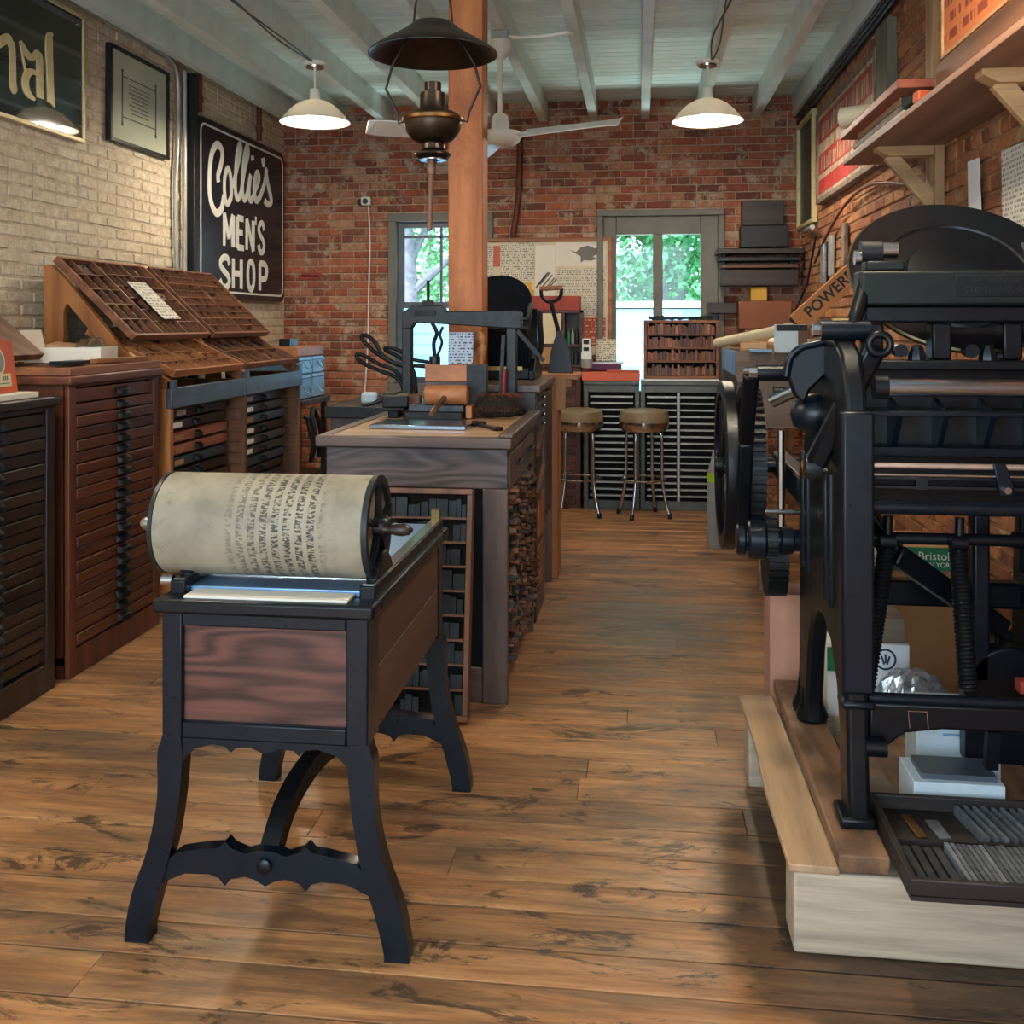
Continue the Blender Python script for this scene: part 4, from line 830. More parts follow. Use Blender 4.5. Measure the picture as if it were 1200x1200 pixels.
for q, mm in ((0, 'walnut_X'), (1, 'case_X'), (2, 'iron_grey')):
    b = B(); rr_ = random.Random(q + 5)
    for k in range(7):
        for j in range(6):
            for _ in range(6):
                y_ = 4.03 + j * .153 + rr_.uniform(.01, .135); z_ = .14 + k * .1 + rr_.uniform(.006, .085); s_ = rr_.uniform(.006, .02)
                b.obox((-.545 + rr_.uniform(-.012, .022), y_, z_), (.07, s_ * rr_.uniform(.6, 2.4), s_), (rr_.uniform(-.6, .6), 0, rr_.uniform(-.15, .15)))
    tag(b.build('furniture_ends', mm, t), kind='stuff')
# leaning type case
dv = Vector((0, .13, .852)).normalized(); xv = Vector((1, 0, 0)); zv = xv.cross(dv)
Mx = Matrix(((1, dv.x, zv.x, -1.235), (0, dv.y, zv.y, 3.80), (0, dv.z, zv.z, .008), (0, 0, 0, 1)))
lc = T('leaning_type_case', 'tall dark type case leaning against the front of the worktable', 'type case'); lc.matrix_world = Mx
b = B(); frame4(b, 0, .60, 0, .855, .022, 'XY', 0, .055); b.build('frame', 'walnut_Y', lc, local=True, bevel=.003)
B().box(.022, .578, .022, .833, 0, .008).build('back', 'shadow_slot', lc, local=True)
for k in range(1, 9): B().box(.022, .578, .022 + k * .0901 - .004, .022 + k * .0901 + .004, .008, .05).build('shelf', 'walnut_X', lc, local=True)
b = B(); rr_ = random.Random(3)
for k in range(9):
    x_ = .03
    while x_ < .56:
        w_ = rr_.uniform(.012, .05); h_ = rr_.uniform(.04, .078)
        if rr_.random() < .85: b.box(x_, x_ + w_ - .003, .026 + k * .0901, .026 + k * .0901 + h_, .010, .03 + rr_.uniform(0, .015))
        x_ += w_
tag(b.build('type_blocks', 'blocks', lc, local=True) if 'blocks' in M else (paint('blocks', '23282c', .45, .4, .3, 20, .05), b.build('type_blocks', 'blocks', lc, local=True))[1], kind='stuff')
# ---- things on the worktable
b = B(); b.obox((-.93, 4.38, 1.056), (.42, .26, .018), (0, 0, -.05)); tag(b.build('steel_plate', 'steel_blue', bevel=.003), 'shiny blue grey steel plate lying on the worktable', 'plate')
for i, (x_, y_, sx, sy, sz, zz, mm, lab) in enumerate(((-.955, 4.76, .27, .16, .035, 1.047, 'iron_grey', 'dark metal furniture block, lowest under the mallet'), (-.945, 4.77, .26, .14, .03, 1.083, 'blue_slate', 'dark slate block on the metal block under the mallet'))):
    b = B(); b.box(x_ - sx/2, x_ + sx/2, y_ - sy/2, y_ + sy/2, zz, zz + sz); tag(b.build('metal_block', mm, bevel=.003), lab, 'block')
t = T('mallet', 'wooden printer mallet resting on the dark blocks', 'mallet', (-.90, 4.70, 1.115))
B().lathe([(.042, -.10), (.046, -.095), (.046, .095), (.042, .10)], (-.90, 4.73, 1.162), 24, 'X').build('head', 'copper_wood', t, smooth=40)
b = B(); b.tube([(-.90, 4.73, 1.16), (-.91, 4.60, 1.128), (-.922, 4.53, 1.10), (-.926, 4.50, 1.09)], [.013, .013, .015, .012], 10); b.build('handle', 'walnut_Y', t, smooth=40)
b = B(); b.box(-1.235, -1.10, 4.70, 4.86, 1.085, 1.10); b.obox((-1.16, 4.79, 1.125), (.12, .12, .05), (0, 0, .2)); b.box(-1.19, -1.14, 4.76, 4.84, 1.047, 1.086); tag(b.build('planer_tool', 'iron_dull', bevel=.004), 'small dark iron clamp tool beside the blocks', 'tool')
b = B(); b.obox((-1.12, 4.905, 1.10), (.12, .06, .10)); tag(b.build('planer_block', 'walnut_X', bevel=.008), 'brown wooden planer block behind the iron clamp tool', 'block')
b = B(); b.obox((-.796, 4.79, 1.08), (.030, .12, .06)); tag(b.build('spacer_block', 'copper_wood', bevel=.004), 'orange wooden spacer block between mallet and fur roll', 'block')
t = T('ink_dabber', 'long brown fur covered roll with a dark underside', 'roller', (-.662, 4.78, 1.05))
b = B(); pr = []
for i in range(9): u = i / 8; pr.append((.052 * (1 - (2*u - 1)**6 * .55) + random.uniform(-.002, .002), -.108 + .216 * u))
b.lathe(pr, (-.662, 4.78, 1.106), 20, 'X'); b.build('core', 'fur_dark', t, smooth=50)
b = B(); rr_ = random.Random(9)
for _ in range(1400):
    a = rr_.uniform(-.4, PI + .4); u = rr_.uniform(-.104, .104); r0 = .051; p = Vector((-.662 + u, 4.78 + r0 * math.cos(a), 1.106 + r0 * math.sin(a))); d = Vector((rr_.uniform(-.4, .4), math.cos(a), math.sin(a) - .3)).normalized() * rr_.uniform(.008, .018); s_ = Vector((.0016, 0, 0)) + Vector((0, rr_.uniform(-.001, .001), 0))
    b.add([p - s_, p + s_, p + d], [(0, 1, 2)])
tag(b.build('fur', 'fur', t), kind='stuff')
t = T('wrench', 'small rusty wrench lying near the rail of the worktable', 'wrench', (-.63, 4.33, 1.047))
b = B(); b.bar((-.69, 4.42, 1.054), (-.60, 4.26, 1.054), .022, .012); b.build('handle', 'iron_grey', t, bevel=.003)
b = B(); b.obox((-.70, 4.44, 1.057), (.06, .035, .018), (0, 0, .5)); b.obox((-.595, 4.25, 1.056), (.04, .05, .016), (0, 0, .5)); b.build('jaw', 'bronze_dark', t, bevel=.004)
b = B(); b.cyl((-.66, 4.93, 1.046), (-.655, 4.94, 1.27), .0145, 14); tag(b.build('red_rod', 'leather_red', smooth=40), 'short dark red rod standing at the back of the worktable', 'rod')
# iron frame
t = T('bench_press', 'grey iron bench press frame standing on the back of the worktable', 'press', (-.87, 5.0, 1.05))
for x_, w_ in ((-1.148, .046), (-.625, .05)): b = B(); b.box(x_ - w_/2, x_ + w_/2, 4.97, 5.03, 1.07, 1.50); b.build('upright', 'iron_grey', t, bevel=.005)
b = B(); b.box(-1.20, -.56, 4.955, 5.05, 1.051, 1.075); b.build('base_bar', 'iron_dull', t, bevel=.005)
b = B(); b.prism([(-1.171, 1.47), (-1.125, 1.47), (-1.11, 1.495), (-1.10, 1.50), (-.60, 1.47), (-.575, 1.47), (-.575, 1.55), (-.60, 1.56), (-.88, 1.555), (-.95, 1.555), (-.965, 1.585), (-1.12, 1.585), (-1.171, 1.545)], 'XZ', 4.965, 5.035); b.build('crosshead', 'iron_grey', t, bevel=.005)
b = B(); b.box(-1.105, -1.0, 4.955, 5.045, 1.535, 1.56); b.build('slot_plate', 'lime_metal' if 'lime_metal' in M else 'iron_dull', t)
b = B(); b.box(-1.07, -1.02, 4.98, 5.02, 1.585, 1.61); b.cyl((-1.045, 5.0, 1.60), (-1.045, 5.0, 1.71), .008, 8); b.build('top_screw', 'iron_dull', t, smooth=40)
b = B(); b.bar((-.60, 5.0, 1.46), (-.47, 5.02, 1.31), .03, .02); b.build('brace', 'iron_grey', t)
b = B(); b.bar((-.665, 4.99, 1.44), (-.685, 4.99, 1.08), .018, .018); b.build('tie_rod', 'iron_grey', t)
# plank box
t = T('plank_box', 'small box of grey brown planks standing behind the mallet', 'box', (-.885, 4.90, 1.05))
for k in range(3): B().box(-1.035, -.735, 4.875, 4.893, 1.05 + k * .083, 1.05 + k * .083 + .08).build('plank', ('walnut_X', 'island_X', 'pine_X')[k] if k < 2 else 'copper_wood', t, bevel=.002)
for x_ in (-1.035, -.75): B().box(x_, x_ + .015, 4.893, 4.945, 1.05, 1.297).build('end_board', 'island_Z', t)
B().box(-1.02, -.75, 4.894, 4.945, 1.05, 1.065).build('bottom', 'island_X', t)
b = B(); b.box(-.83, -.735, 4.870, 4.8755, 1.08, 1.297); b.build('side_patch', 'iron_grey', t)
b = B(); b.obox((-.868, 4.925, 1.375), (.122, .004, .155), (-.12, 0, 0)); tag(b.build('notice_card', 'print_blue'), 'pale printed card propped in the plank box', 'card')
t = T('tool_can', 'black can holding two bent black tools in the plank box', 'can', (-1.0, 4.92, 1.066))
b = B(); b.cyl((-.995, 4.92, 1.066), (-.995, 4.92, 1.335), .028, 16); b.build('can', 'black_paint', t, smooth=40)
b = B(); b.tube(smoothpath([(-.995, 4.92, 1.33), (-1.0, 4.92, 1.40), (-.985, 4.92, 1.45), (-1.01, 4.92, 1.50)]), .010, 8); b.tube(smoothpath([(-.985, 4.92, 1.33), (-.96, 4.92, 1.40), (-.97, 4.92, 1.44), (-.955, 4.92, 1.48)]), .007, 8); b.build('tool', 'iron_dull', t, smooth=40)
b = B(); b.tube(smoothpath([(-.775, 4.92, 1.067), (-.765, 4.92, 1.33), (-.76, 4.92, 1.40), (-.775, 4.92, 1.46)]), [.018 + .006 * math.sin(i) for i in range(19)], 10); tag(b.build('carving_tool', 'oak_Z', smooth=50), 'turned tan wooden tool handle sticking out of the plank box', 'tool')
# ================================================================ bench row behind the worktable
t = T('knob_cabinet', 'small dark cabinet with pale knobs on its aisle side beside the post', 'cabinet', (-.64, 5.26, 0))
B().box(-.78, -.515, 5.08, 5.43, 0, 1.15).build('carcass', 'cab_dark_Z', t, bevel=.004); b = B(); b.box(-.79, -.49, 5.07, 5.435, 1.15, 1.19); b.build('top', 'island_Y', t, bevel=.006)
for k in range(4):
    z = 1.135 - k * .045; d = B().box(-.52, -.508, 5.10, 5.41, z - .04, z).build('drawer', 'cab_dark_Y', t, bevel=.003)
    b = B(); b.lathe([(.006, -.508), (.011, -.498), (.010, -.488), (.003, -.485)], (0, 5.30, z - .02), 12, 'X'); b.build('knob', 'steel', d, smooth=50)
for k, z in enumerate((.90, .68)): b = B(); b.bar((-.512, 5.09, z - .05), (-.512, 5.42, z + .05), .03, .04, up=(0, 0, 1)); b.build('ledge', 'walnut_Y', t)
B().box(-.514, -.505, 5.14, 5.38, .42, .62).build('panel', 'oak_Z', t); 
b = B(); [b.box(-.514, -.503, 5.12, 5.40, .10 + k * .035, .10 + k * .035 + .02) for k in range(8)]; b.build('louvre', 'case_Y', t)
t = T('press_bench', 'dark plank bench carrying the black tabletop press', 'bench', (-.8, 5.71, 0))
b = B(); b.box(-1.12, -.495, 5.445, 5.98, 1.15, 1.19); b.build('top', 'island_X', t, bevel=.006)
for x_ in (-1.1, -.57):
    for y_ in (5.46, 5.91): b = B(); b.box(x_, x_ + .06, y_, y_ + .06, 0, 1.15); b.build('leg', 'island_Z', t)
B().box(-.52, -.505, 5.53, 5.91, .45, 1.12).build('side_board', 'cab_dark_Y', t); B().box(-1.08, -.54, 5.47, 5.96, .40, .43).build('shelf', 'island_X', t)
# tabletop platen press
t = T('tabletop_press', 'small black tabletop platen press with a round ink disc', 'press', (-.79, 5.7, 1.19))
for x_ in (-.955, -.60):
    b = B(); b.prism([(5.50, 1.19), (5.93, 1.19), (5.93, 1.24), (5.80, 1.28), (5.76, 1.42), (5.78, 1.56), (5.70, 1.58), (5.62, 1.46), (5.60, 1.30), (5.50, 1.24)], 'YZ', x_, x_ + .035); b.build('side_frame', 'iron', t, bevel=.006)
b = B(); b.box(-.93, -.59, 5.52, 5.60, 1.19, 1.25); b.box(-.93, -.59, 5.66, 5.72, 1.22, 1.54); b.build('bed', 'iron', t, bevel=.006)
b = B(); b.obox((-.76, 5.57, 1.36), (.30, .03, .22), (.35, 0, 0)); b.build('platen', 'iron_blue', t, bevel=.006)
b = B(); b.lathe([(.02, -.03), (.03, -.012), (.19, -.012), (.195, 0), (.19, .010), (.06, .012), (.001, .013)], (0, 0, 0), 48); b.xf(Matrix.Translation((-.795, 5.70, 1.615)) @ Matrix.Rotation(math.radians(52), 4, 'X')); b.build('ink_disc', 'iron_blue', t, smooth=40)
for x_ in (-.93, -.60): b = B(); b.tube(smoothpath([(x_, 5.60, 1.32), (x_, 5.52, 1.45), (x_, 5.58, 1.56), (x_, 5.66, 1.60)]), .014, 8); b.build('roller_arm', 'iron_grey', t, smooth=40)
for y_, z_ in ((5.50, 1.47), (5.53, 1.52)): B().cyl((-.92, y_, z_), (-.60, y_, z_), .014, 12).build('roller', 'iron_grey', t, smooth=40)
b = B(); b.tube(smoothpath([(-.585, 5.70, 1.27), (-.545, 5.66, 1.36), (-.545, 5.60, 1.5), (-.545, 5.60, 1.56)]), .015, 8); b.build('lever', 'iron_grey', t, smooth=40)
B().box(-.90, -.63, 5.49, 5.515, 1.24, 1.262).build('delivery_tray', 'brass', t)
# D-handled shovel, standing on the bench behind
t = T('hand_shovel', 'black D handled fire shovel standing blade down', 'shovel', (-.37, 6.08, 1.17))
b = B(); P_ = Vector((-.545, 6.08, 1.65))
b.tube(smoothpath([(-.585, 6.08, 1.70), (-.58, 6.08, 1.655), (-.545, 6.08, 1.625), (-.50, 6.08, 1.63), (-.468, 6.08, 1.66), (-.463, 6.08, 1.705)]), .011, 8); b.build('yoke', 'black_paint', t, smooth=40)
b = B(); b.cyl((-.592, 6.08, 1.702), (-.457, 6.08, 1.708), .014, 10); b.build('grip', 'copper_wood', t, smooth=40)
b = B(); b.tube([(-.528, 6.08, 1.628), (-.475, 6.08, 1.42)], .013, 8); b.build('shaft', 'black_paint', t, smooth=40)
b = B(); b.prism([(-.49, 1.45), (-.46, 1.45), (-.41, 1.33), (-.395, 1.20), (-.545, 1.20), (-.525, 1.33)], 'XZ', 6.065, 6.085); b.build('blade', 'black_paint', t, bevel=.004)
# orange desk end and desk
t = T('oak_desk', 'orange oak desk end board with a slim top behind the knob cabinet', 'desk', (-.62, 6.2, 0))
B().box(-.55, -.475, 6.0, 6.19, 0, 1.13).build('end_board', 'oak_Z', t, bevel=.004); B().box(-.98, -.36, 6.0, 6.45, 1.165, 1.19).build('top', 'oak_X', t, bevel=.004); B().box(-.98, -.93, 6.0, 6.4, 0, 1.165).build('end_board', 'oak_Z', t, bevel=.004)
B().box(-.53, -.40, 6.02, 6.4, 1.12, 1.165).build('apron', 'oak_Y', t)
b = B(); b.obox((-.462, 5.99, 1.085), (.06, .004, .19), (0, .04, 0)); tag(b.build('hanging_card', 'cardboard'), 'tan cardboard sheet hanging at the corner of the oak desk', 'card')
# dark table with tongs
t = T('low_table', 'low dark grey table left of the wooden post', 'table', (-1.5, 6.3, 0))
b = B(); b.box(-1.87, -1.14, 5.92, 6.72, .93, 1.0); b.build('top', 'iron_grey', t, bevel=.006)
for x_ in (-1.84, -1.22):
    for y_ in (5.96, 6.62): B().box(x_, x_ + .05, y_, y_ + .05, 0, .93).build('leg', 'cab_dark_Z', t)
B().box(-1.84, -1.17, 5.955, 5.975, .55, .93).build('front_board', 'slate_wood', t)
def loop_tool(label, pts, r, mat='iron'):
    b = B(); b.tube(smoothpath(pts), r, 8); tag(b.build('iron_tongs', mat, smooth=50), label, 'tongs')
loop_tool('topmost looped black iron tongs on the low table', [(-1.36, 6.15, 1.07), (-1.40, 6.15, 1.22), (-1.50, 6.15, 1.25), (-1.62, 6.15, 1.32), (-1.70, 6.15, 1.40), (-1.68, 6.15, 1.425), (-1.62, 6.15, 1.38), (-1.56, 6.15, 1.29), (-1.45, 6.15, 1.235), (-1.34, 6.15, 1.235), (-1.24, 6.15, 1.21), (-1.20, 6.15, 1.10), (-1.22, 6.15, 1.02)], .013)
loop_tool('lower looped black iron tongs on the low table', [(-1.40, 6.05, 1.02), (-1.44, 6.05, 1.15), (-1.54, 6.05, 1.20), (-1.64, 6.05, 1.24), (-1.70, 6.05, 1.28), (-1.70, 6.05, 1.31), (-1.64, 6.05, 1.29), (-1.56, 6.05, 1.245), (-1.48, 6.05, 1.215), (-1.40, 6.05, 1.14), (-1.38, 6.05, 1.02)], .012)
loop_tool('short looped black tongs between the long ones', [(-1.38, 6.25, 1.02), (-1.40, 6.25, 1.2), (-1.50, 6.25, 1.29), (-1.575, 6.25, 1.325), (-1.57, 6.25, 1.345), (-1.49, 6.25, 1.325), (-1.40, 6.25, 1.27), (-1.28, 6.25, 1.24), (-1.24, 6.25, 1.12), (-1.26, 6.25, 1.02)], .012)
b = B(); b.tube(smoothpath([(-1.66, 5.98, 1.008), (-1.60, 5.99, 1.012), (-1.5, 6.0, 1.05), (-1.40, 6.0, 1.08)]), [.006 + .012 * i / 18 for i in range(19)], 8, flat=.6); tag(b.build('curved_blade', 'black_paint', smooth=50), 'curved black blade lying on the edge of the low table', 'tool')
for i, (x_, y_, z_, mm, lab) in enumerate(((-1.66, 6.18, 1.0, 'sky_card', 'pale crumpled rag on the low table'), (-1.52, 6.16, 1.0, 'bronze_dark', 'brown tool block on the low table'), (-1.31, 6.38, 1.0, 'iron_dull', 'dark iron block behind the tongs'))):
    b = B(); b.obox((x_, y_, z_ + .035), (.10, .07, .07), (0, 0, .2 * i)); tag(b.build(('crumpled_rag', 'tool_block', 'iron_block')[i], mm, bevel=.018), lab, 'tool')
# ================================================================ back wall furniture
def galley_cabinet(label, x0, x1, div, mat='grey_metal'):
    t = T('galley_cabinet', label, 'cabinet', ((x0 + x1) / 2, 8.4, 0)); yf, yb = 8.27, 8.62
    b = B(); b.box(x0, x0 + .02, yf + .02, yb, 0, 1.0); b.box(x1 - .02, x1, yf + .02, yb, 0, 1.0); b.box(x0, x1, yb - .01, yb, 0, 1.0); b.build('carcass', mat, t)
    b = B(); b.box(x0, x1, yf - .012, yb, 1.0, 1.03); b.build('top', mat, t, bevel=.004)
    b = B(); b.box(x0, x0 + .035, yf, yf + .03, .0, 1.0); b.box(x1 - .035, x1, yf, yf + .03, 0, 1.0); b.box(x0 + .035, x1 - .035, yf, yf + .03, .94, 1.0); b.box(x0 + .035, x1 - .035, yf, yf + .03, 0, .07); b.build('face_frame', mat, t, bevel=.003)
    edges = [x0 + .035] + div + [x1 - .035]
    for d in div: B().box(d - .012, d + .012, yf, yf + .03, .07, .94).build('divider', 'conduit', t, bevel=.003)
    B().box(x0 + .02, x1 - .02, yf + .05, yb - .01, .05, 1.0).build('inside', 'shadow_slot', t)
    for a, b_ in zip(edges, edges[1:]):
        s0 = None
        for k in range(16):
            z = .91 - k * .053
            if s0 is None: s0 = B().box(a + .016, b_ - .016, yf + .012, yf + .06, z - .013, z).build('galley_edge', 'conduit', t)
            else: clone(s0, t, (0, random.uniform(-.004, .006), -k * .053))
galley_cabinet('grey green galley cabinet with the salmon box on top', -.45, -.005, [])
galley_cabinet('grey galley cabinet of two columns under the upright type shelf', .005, .64, [.305])
b = B(); b.box(-.465, .0, 8.26, 8.6, 1.032, 1.10); tag(b.build('salmon_box', 'salmon', bevel=.005), 'flat salmon red box on the grey green galley cabinet', 'box')
b = B(); b.obox((-.14, 8.33, 1.109), (.26, .12, .014), (0, 0, .05)); tag(b.build('orange_folder', 'orange', bevel=.003), 'orange folder lying on the salmon box', 'folder')
b = B(); b.obox((-.28, 8.48, 1.135), (.26, .18, .05), (0, 0, .02)); tag(b.build('purple_book', 'purple', bevel=.004), 'purple bound book lying on the salmon box', 'book')
b = B(); b.obox((-.26, 8.49, 1.168), (.24, .17, .012), (0, 0, -.1)); tag(b.build('paper_pile', 'paper_white'), 'pile of white paper on the purple book', 'paper')
b = B(); b.obox((-.28, 8.56, 1.27), (.17, .02, .18), (-.1, 0, 0)); tag(b.build('white_card_box', 'print_xz'), 'white printed card propped behind the purple book', 'card')
t = T('drawer_tower', 'narrow red brown tower of small drawers at the notice board', 'cabinet', (-.57, 8.44, 0))
B().box(-.66, -.475, 8.28, 8.6, 0, 1.13).build('carcass', 'cab_red_Z', t, bevel=.004)
for k in range(16): B().box(-.645, -.515, 8.272, 8.285, 1.05 - k * .068, 1.107 - k * .068).build('drawer', 'cab_red_X', t, bevel=.003)
t = T('pigeonhole_shelf', 'small red wooden pigeonhole shelf in front of the notice board', 'shelf', (-.72, 8.5, 1.14))
b = B(); b.box(-.98, -.47, 8.38, 8.62, 1.135, 1.155); b.box(-.98, -.47, 8.40, 8.62, 1.30, 1.32); b.box(-.98, -.47, 8.40, 8.62, 1.58, 1.60); b.box(-.98, -.96, 8.40, 8.62, 1.155, 1.6); b.box(-.49, -.47, 8.40, 8.62, 1.155, 1.6); b.box(-.63, -.615, 8.40, 8.62, 1.32, 1.58); b.box(-.98, -.47, 8.60, 8.62, 1.155, 1.6); b.build('carcass', 'cab_red_X', t)
B().box(-.955, -.64, 8.395, 8.405, 1.325, 1.575).build('beige_panel', 'cream', t); B().box(-.955, -.70, 8.395, 8.405, 1.16, 1.295).build('beige_panel', 'cardboard', t)
b = B(); b.box(-.96, -.49, 8.42, 8.60, 1.60, 1.72); b.build('red_case', 'rust_red', t, bevel=.004)
for k in range(5): B().box(-.66 + k * .032, -.64 + k * .032, 8.42, 8.52, 1.156, 1.25).build('file', 'black_paint', t)
for k, (x_, mm) in enumerate(((-.585, 'green_card'), (-.55, 'grey_fabric'), (-.515, 'black_paint'))):
    b = B(); b.lathe([(.013, 0), (.013, .09), (.006, .11), (.006, .135)], (x_, 8.45, 1.321), 10); tag(b.build('bottle', mm, smooth=40), ('green bottle on the pigeonhole shelf', 'grey bottle on the pigeonhole shelf', 'black bottle on the pigeonhole shelf')[k], 'bottle')
t = T('ink_can', 'round can with a black and white box balanced on it near the salmon box', 'can', (-.42, 8.42, 1.13))
B().lathe([(.045, 1.132), (.047, 1.135), (.047, 1.20), (.045, 1.203)], (-.43, 8.33, 0), 18).build('can', 'grey_fabric', t, smooth=40); B().box(-.472, -.39, 8.30, 8.36, 1.204, 1.26).build('label_box', 'paper_white', t)
b = B(); b.box(-.465, -.40, 8.305, 8.355, 1.26, 1.37); b.build('upper_box', 'paper_white', t); b = B(); b.box(-.455, -.41, 8.302, 8.305, 1.27, 1.30); b.box(-.455, -.41, 8.302, 8.305, 1.325, 1.36); b.build('print', 'black_paint', t)
# upright shelf of wood type
t = T('wood_type_shelf', 'upright red brown shelf of wood type on the two column cabinet', 'shelf', (.33, 8.45, 1.03))
b = B(); frame4(b, .03, .63, 1.045, 1.52, .025, 'XZ', 8.36, 8.52); b.build('frame', 'case_X', t, bevel=.004)
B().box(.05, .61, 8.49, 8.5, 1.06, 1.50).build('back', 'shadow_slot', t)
for k in range(1, 4): B().box(.055, .605, 8.37, 8.49, 1.07 + k * .108, 1.085 + k * .108).build('shelf_strip', 'case_X', t)
rr_ = random.Random(4)
for k in range(4):
    x_ = .06
    while x_ < .585:
        w_ = rr_.uniform(.014, .028); h_ = rr_.uniform(.055, .088)
        B().box(x_, x_ + w_ - .003, 8.375, 8.44, 1.072 + k * .108 + (.014 if k else 0), 1.072 + k * .108 + (.014 if k else 0) + h_).build('wood_type', rr_.choice(('cab_red_Z', 'case_Z', 'walnut_Z', 'cab_red_Z', 'rose')), t); x_ += w_
B().box(.03, .63, 8.30, 8.50, 1.032, 1.044).build('base_paper', 'paper_white', t)
b = B(); rr_ = random.Random(8)
for k in range(14): b.obox((.10 + k * .035, 8.44, 1.535), (.045, .06, rr_.uniform(.015, .04)), (0, rr_.uniform(-.3, .3), rr_.uniform(-.5, .5)))
tag(b.build('clutter_row', 'iron_grey', t), kind='stuff')
# stools
def stool(x, y, label, rz):
    t = T('bar_stool', label, 'stool', (x, y, 0), rz)
    B().lathe([(.15, .685), (.185, .69), (.192, .72), (.192, .78), (.182, .812), (.14, .828), (.001, .832)], (0, 0, 0), 36).build('cushion', 'vinyl', t, smooth=45, local=True)
    B().lathe([(.10, .66), (.17, .665), (.193, .70), (.193, .735), (.187, .735)], (0, 0, 0), 36, caps=False).build('seat_band', 'chrome', t, smooth=45, local=True)
    for k in range(4):
        a = PI / 4 + k * PI / 2; c_, s_ = math.cos(a), math.sin(a)
        b = B(); b.tube(smoothpath([(c_*.08, s_*.08, .665), (c_*.13, s_*.13, .655), (c_*.15, s_*.15, .60), (c_*.155, s_*.155, .30), (c_*.185, s_*.185, .12), (c_*.215, s_*.215, .02)]), .0125, 10); l_ = b.build('leg', 'chrome', t, smooth=40, local=True)
        b = B(); b.cyl((c_*.212, s_*.212, .04), (c_*.22, s_*.22, 0), .017, 10); b.build('rubber_foot', 'black_plastic', l_, smooth=40, local=True)
    b = B(); b.tube([(math.cos(i*2*PI/32)*.167, math.sin(i*2*PI/32)*.167, .29) for i in range(32)], .009, 8, closed=True); b.build('foot_ring', 'chrome', t, smooth=40, local=True)
stool(-.475, 7.99, 'tan vinyl bar stool beside the oak desk', .1); stool(.03, 8.0, 'tan vinyl bar stool in front of the two column cabinet', .35)
# notice board
t = T('notice_board', 'wood framed notice board pinned full of printed sheets', 'notice board', (-.8, 8.72, 1.19))
b = B(); frame4(b, -1.36, -.235, 1.19, 2.225, .035, 'XZ', 8.695, 8.738); b.build('frame', 'oak_X', t, bevel=.004); B().box(-1.33, -.265, 8.715, 8.735, 1.22, 2.195).build('board', 'cream', t)
rr_ = random.Random(2)
sheets = [(-1.33, -1.25, 1.88, 2.17, 'print_xz'), (-1.25, -1.19, 1.98, 2.16, 'orange'), (-1.19, -1.09, 1.87, 2.17, 'print_xz'), (-1.08, -.90, 1.86, 2.18, 'print_xz'), (-.89, -.72, 1.72, 2.16, 'paper'), (-.71, -.29, 1.98, 2.18, 'paper'), (-.70, -.50, 1.74, 1.96, 'print_xz'), (-.49, -.29, 1.76, 1.96, 'print_xz'), (-.50, -.30, 1.56, 1.74, 'print_xz'), (-.70, -.52, 1.54, 1.72, 'paper'), (-.49, -.29, 1.30, 1.54, 'print_red'), (-1.15, -.92, 1.60, 1.84, 'yellow'), (-1.32, -1.16, 1.5, 1.85, 'print_xz'), (-.90, -.71, 1.50, 1.70, 'print_red')]
for i, (xa, xb_, za, zb, mm) in enumerate(sheets):
    y_ = 8.714 - (i % 4) * .0012; b = B(); b.obox(((xa+xb_)/2, y_, (za+zb)/2), (xb_ - xa, .001, zb - za), (0, rr_.uniform(-.02, .02), 0)); b.build('poster', mm, t)
b = B(); b.prism([(-.60, 2.12), (-.54, 2.10), (-.50, 2.14), (-.44, 2.155), (-.38, 2.13), (-.33, 2.15), (-.345, 2.09), (-.40, 2.06), (-.36, 2.04), (-.42, 2.025), (-.47, 2.03), (-.50, 2.01), (-.50, 2.06), (-.54, 2.085)], 'XZ', 8.7085, 8.7095); b.build('bird_print', 'grey_paint', t)
for i in range(6): b = B(); b.obox((-.84 + i * .018, 8.7085, 1.85 + .03 * math.sin(i)), (.012, .001, .14), (0, .7, 0)); b.build('hand_print', 'grey_paint', t)
b = B(); b.obox((-.93, 8.708, 1.75), (.06, .001, .06)); b.build('yellow_emblem', 'yellow', t)
# ================================================================ big platen press
wood('plank_worn', '4c3626', '8c674a', 'Y', .65, 1.0, stain='4a3a30'); wood('plank_light', '9a7a5c', 'd0ac84', 'Y', .65, 1.0); wood('tray_wood', '100d0c', '302723', 'X', .6, 1.2)
wood('board_grey', '5a4a40', '8a7868', 'X', .7, 1.0)
B_ = B().box(.363, 1.31, 2.50, 2.64, 0, .192); tag(B_.build('timber_beam', 'timber', bevel=.008), 'pale squared timber on the floor under the front of the big press', 'timber')
B_ = B().box(.348, 1.31, 3.37, 3.52, 0, .192); tag(B_.build('timber_beam', 'timber', bevel=.008), 'pale squared timber on the floor under the rear of the big press', 'timber')
b = B(); b.prism([(.352, 2.50), (.468, 2.495), (.452, 3.62), (.338, 3.61), (.35, 3.2), (.343, 2.9)], 'XY', .193, .212); tag(b.build('runner_plank', 'plank_light', bevel=.003), 'pale rough plank lying along the aisle side of the timbers', 'plank')
b = B(); b.box(.462, .578, 2.47, 3.66, .213, .256); tag(b.build('skid_plank', 'plank_worn', bevel=.005), 'thick dark skid plank under the left feet of the big press', 'plank')
b = B(); b.box(1.12, 1.25, 2.588, 3.66, .193, .256); tag(b.build('skid_plank', 'plank_worn', bevel=.005), 'thick dark skid plank under the right feet near the wall', 'plank')
t = T('platen_press', 'big black cast iron platen printing press on timbers', 'press', (.86, 3.0, .256))
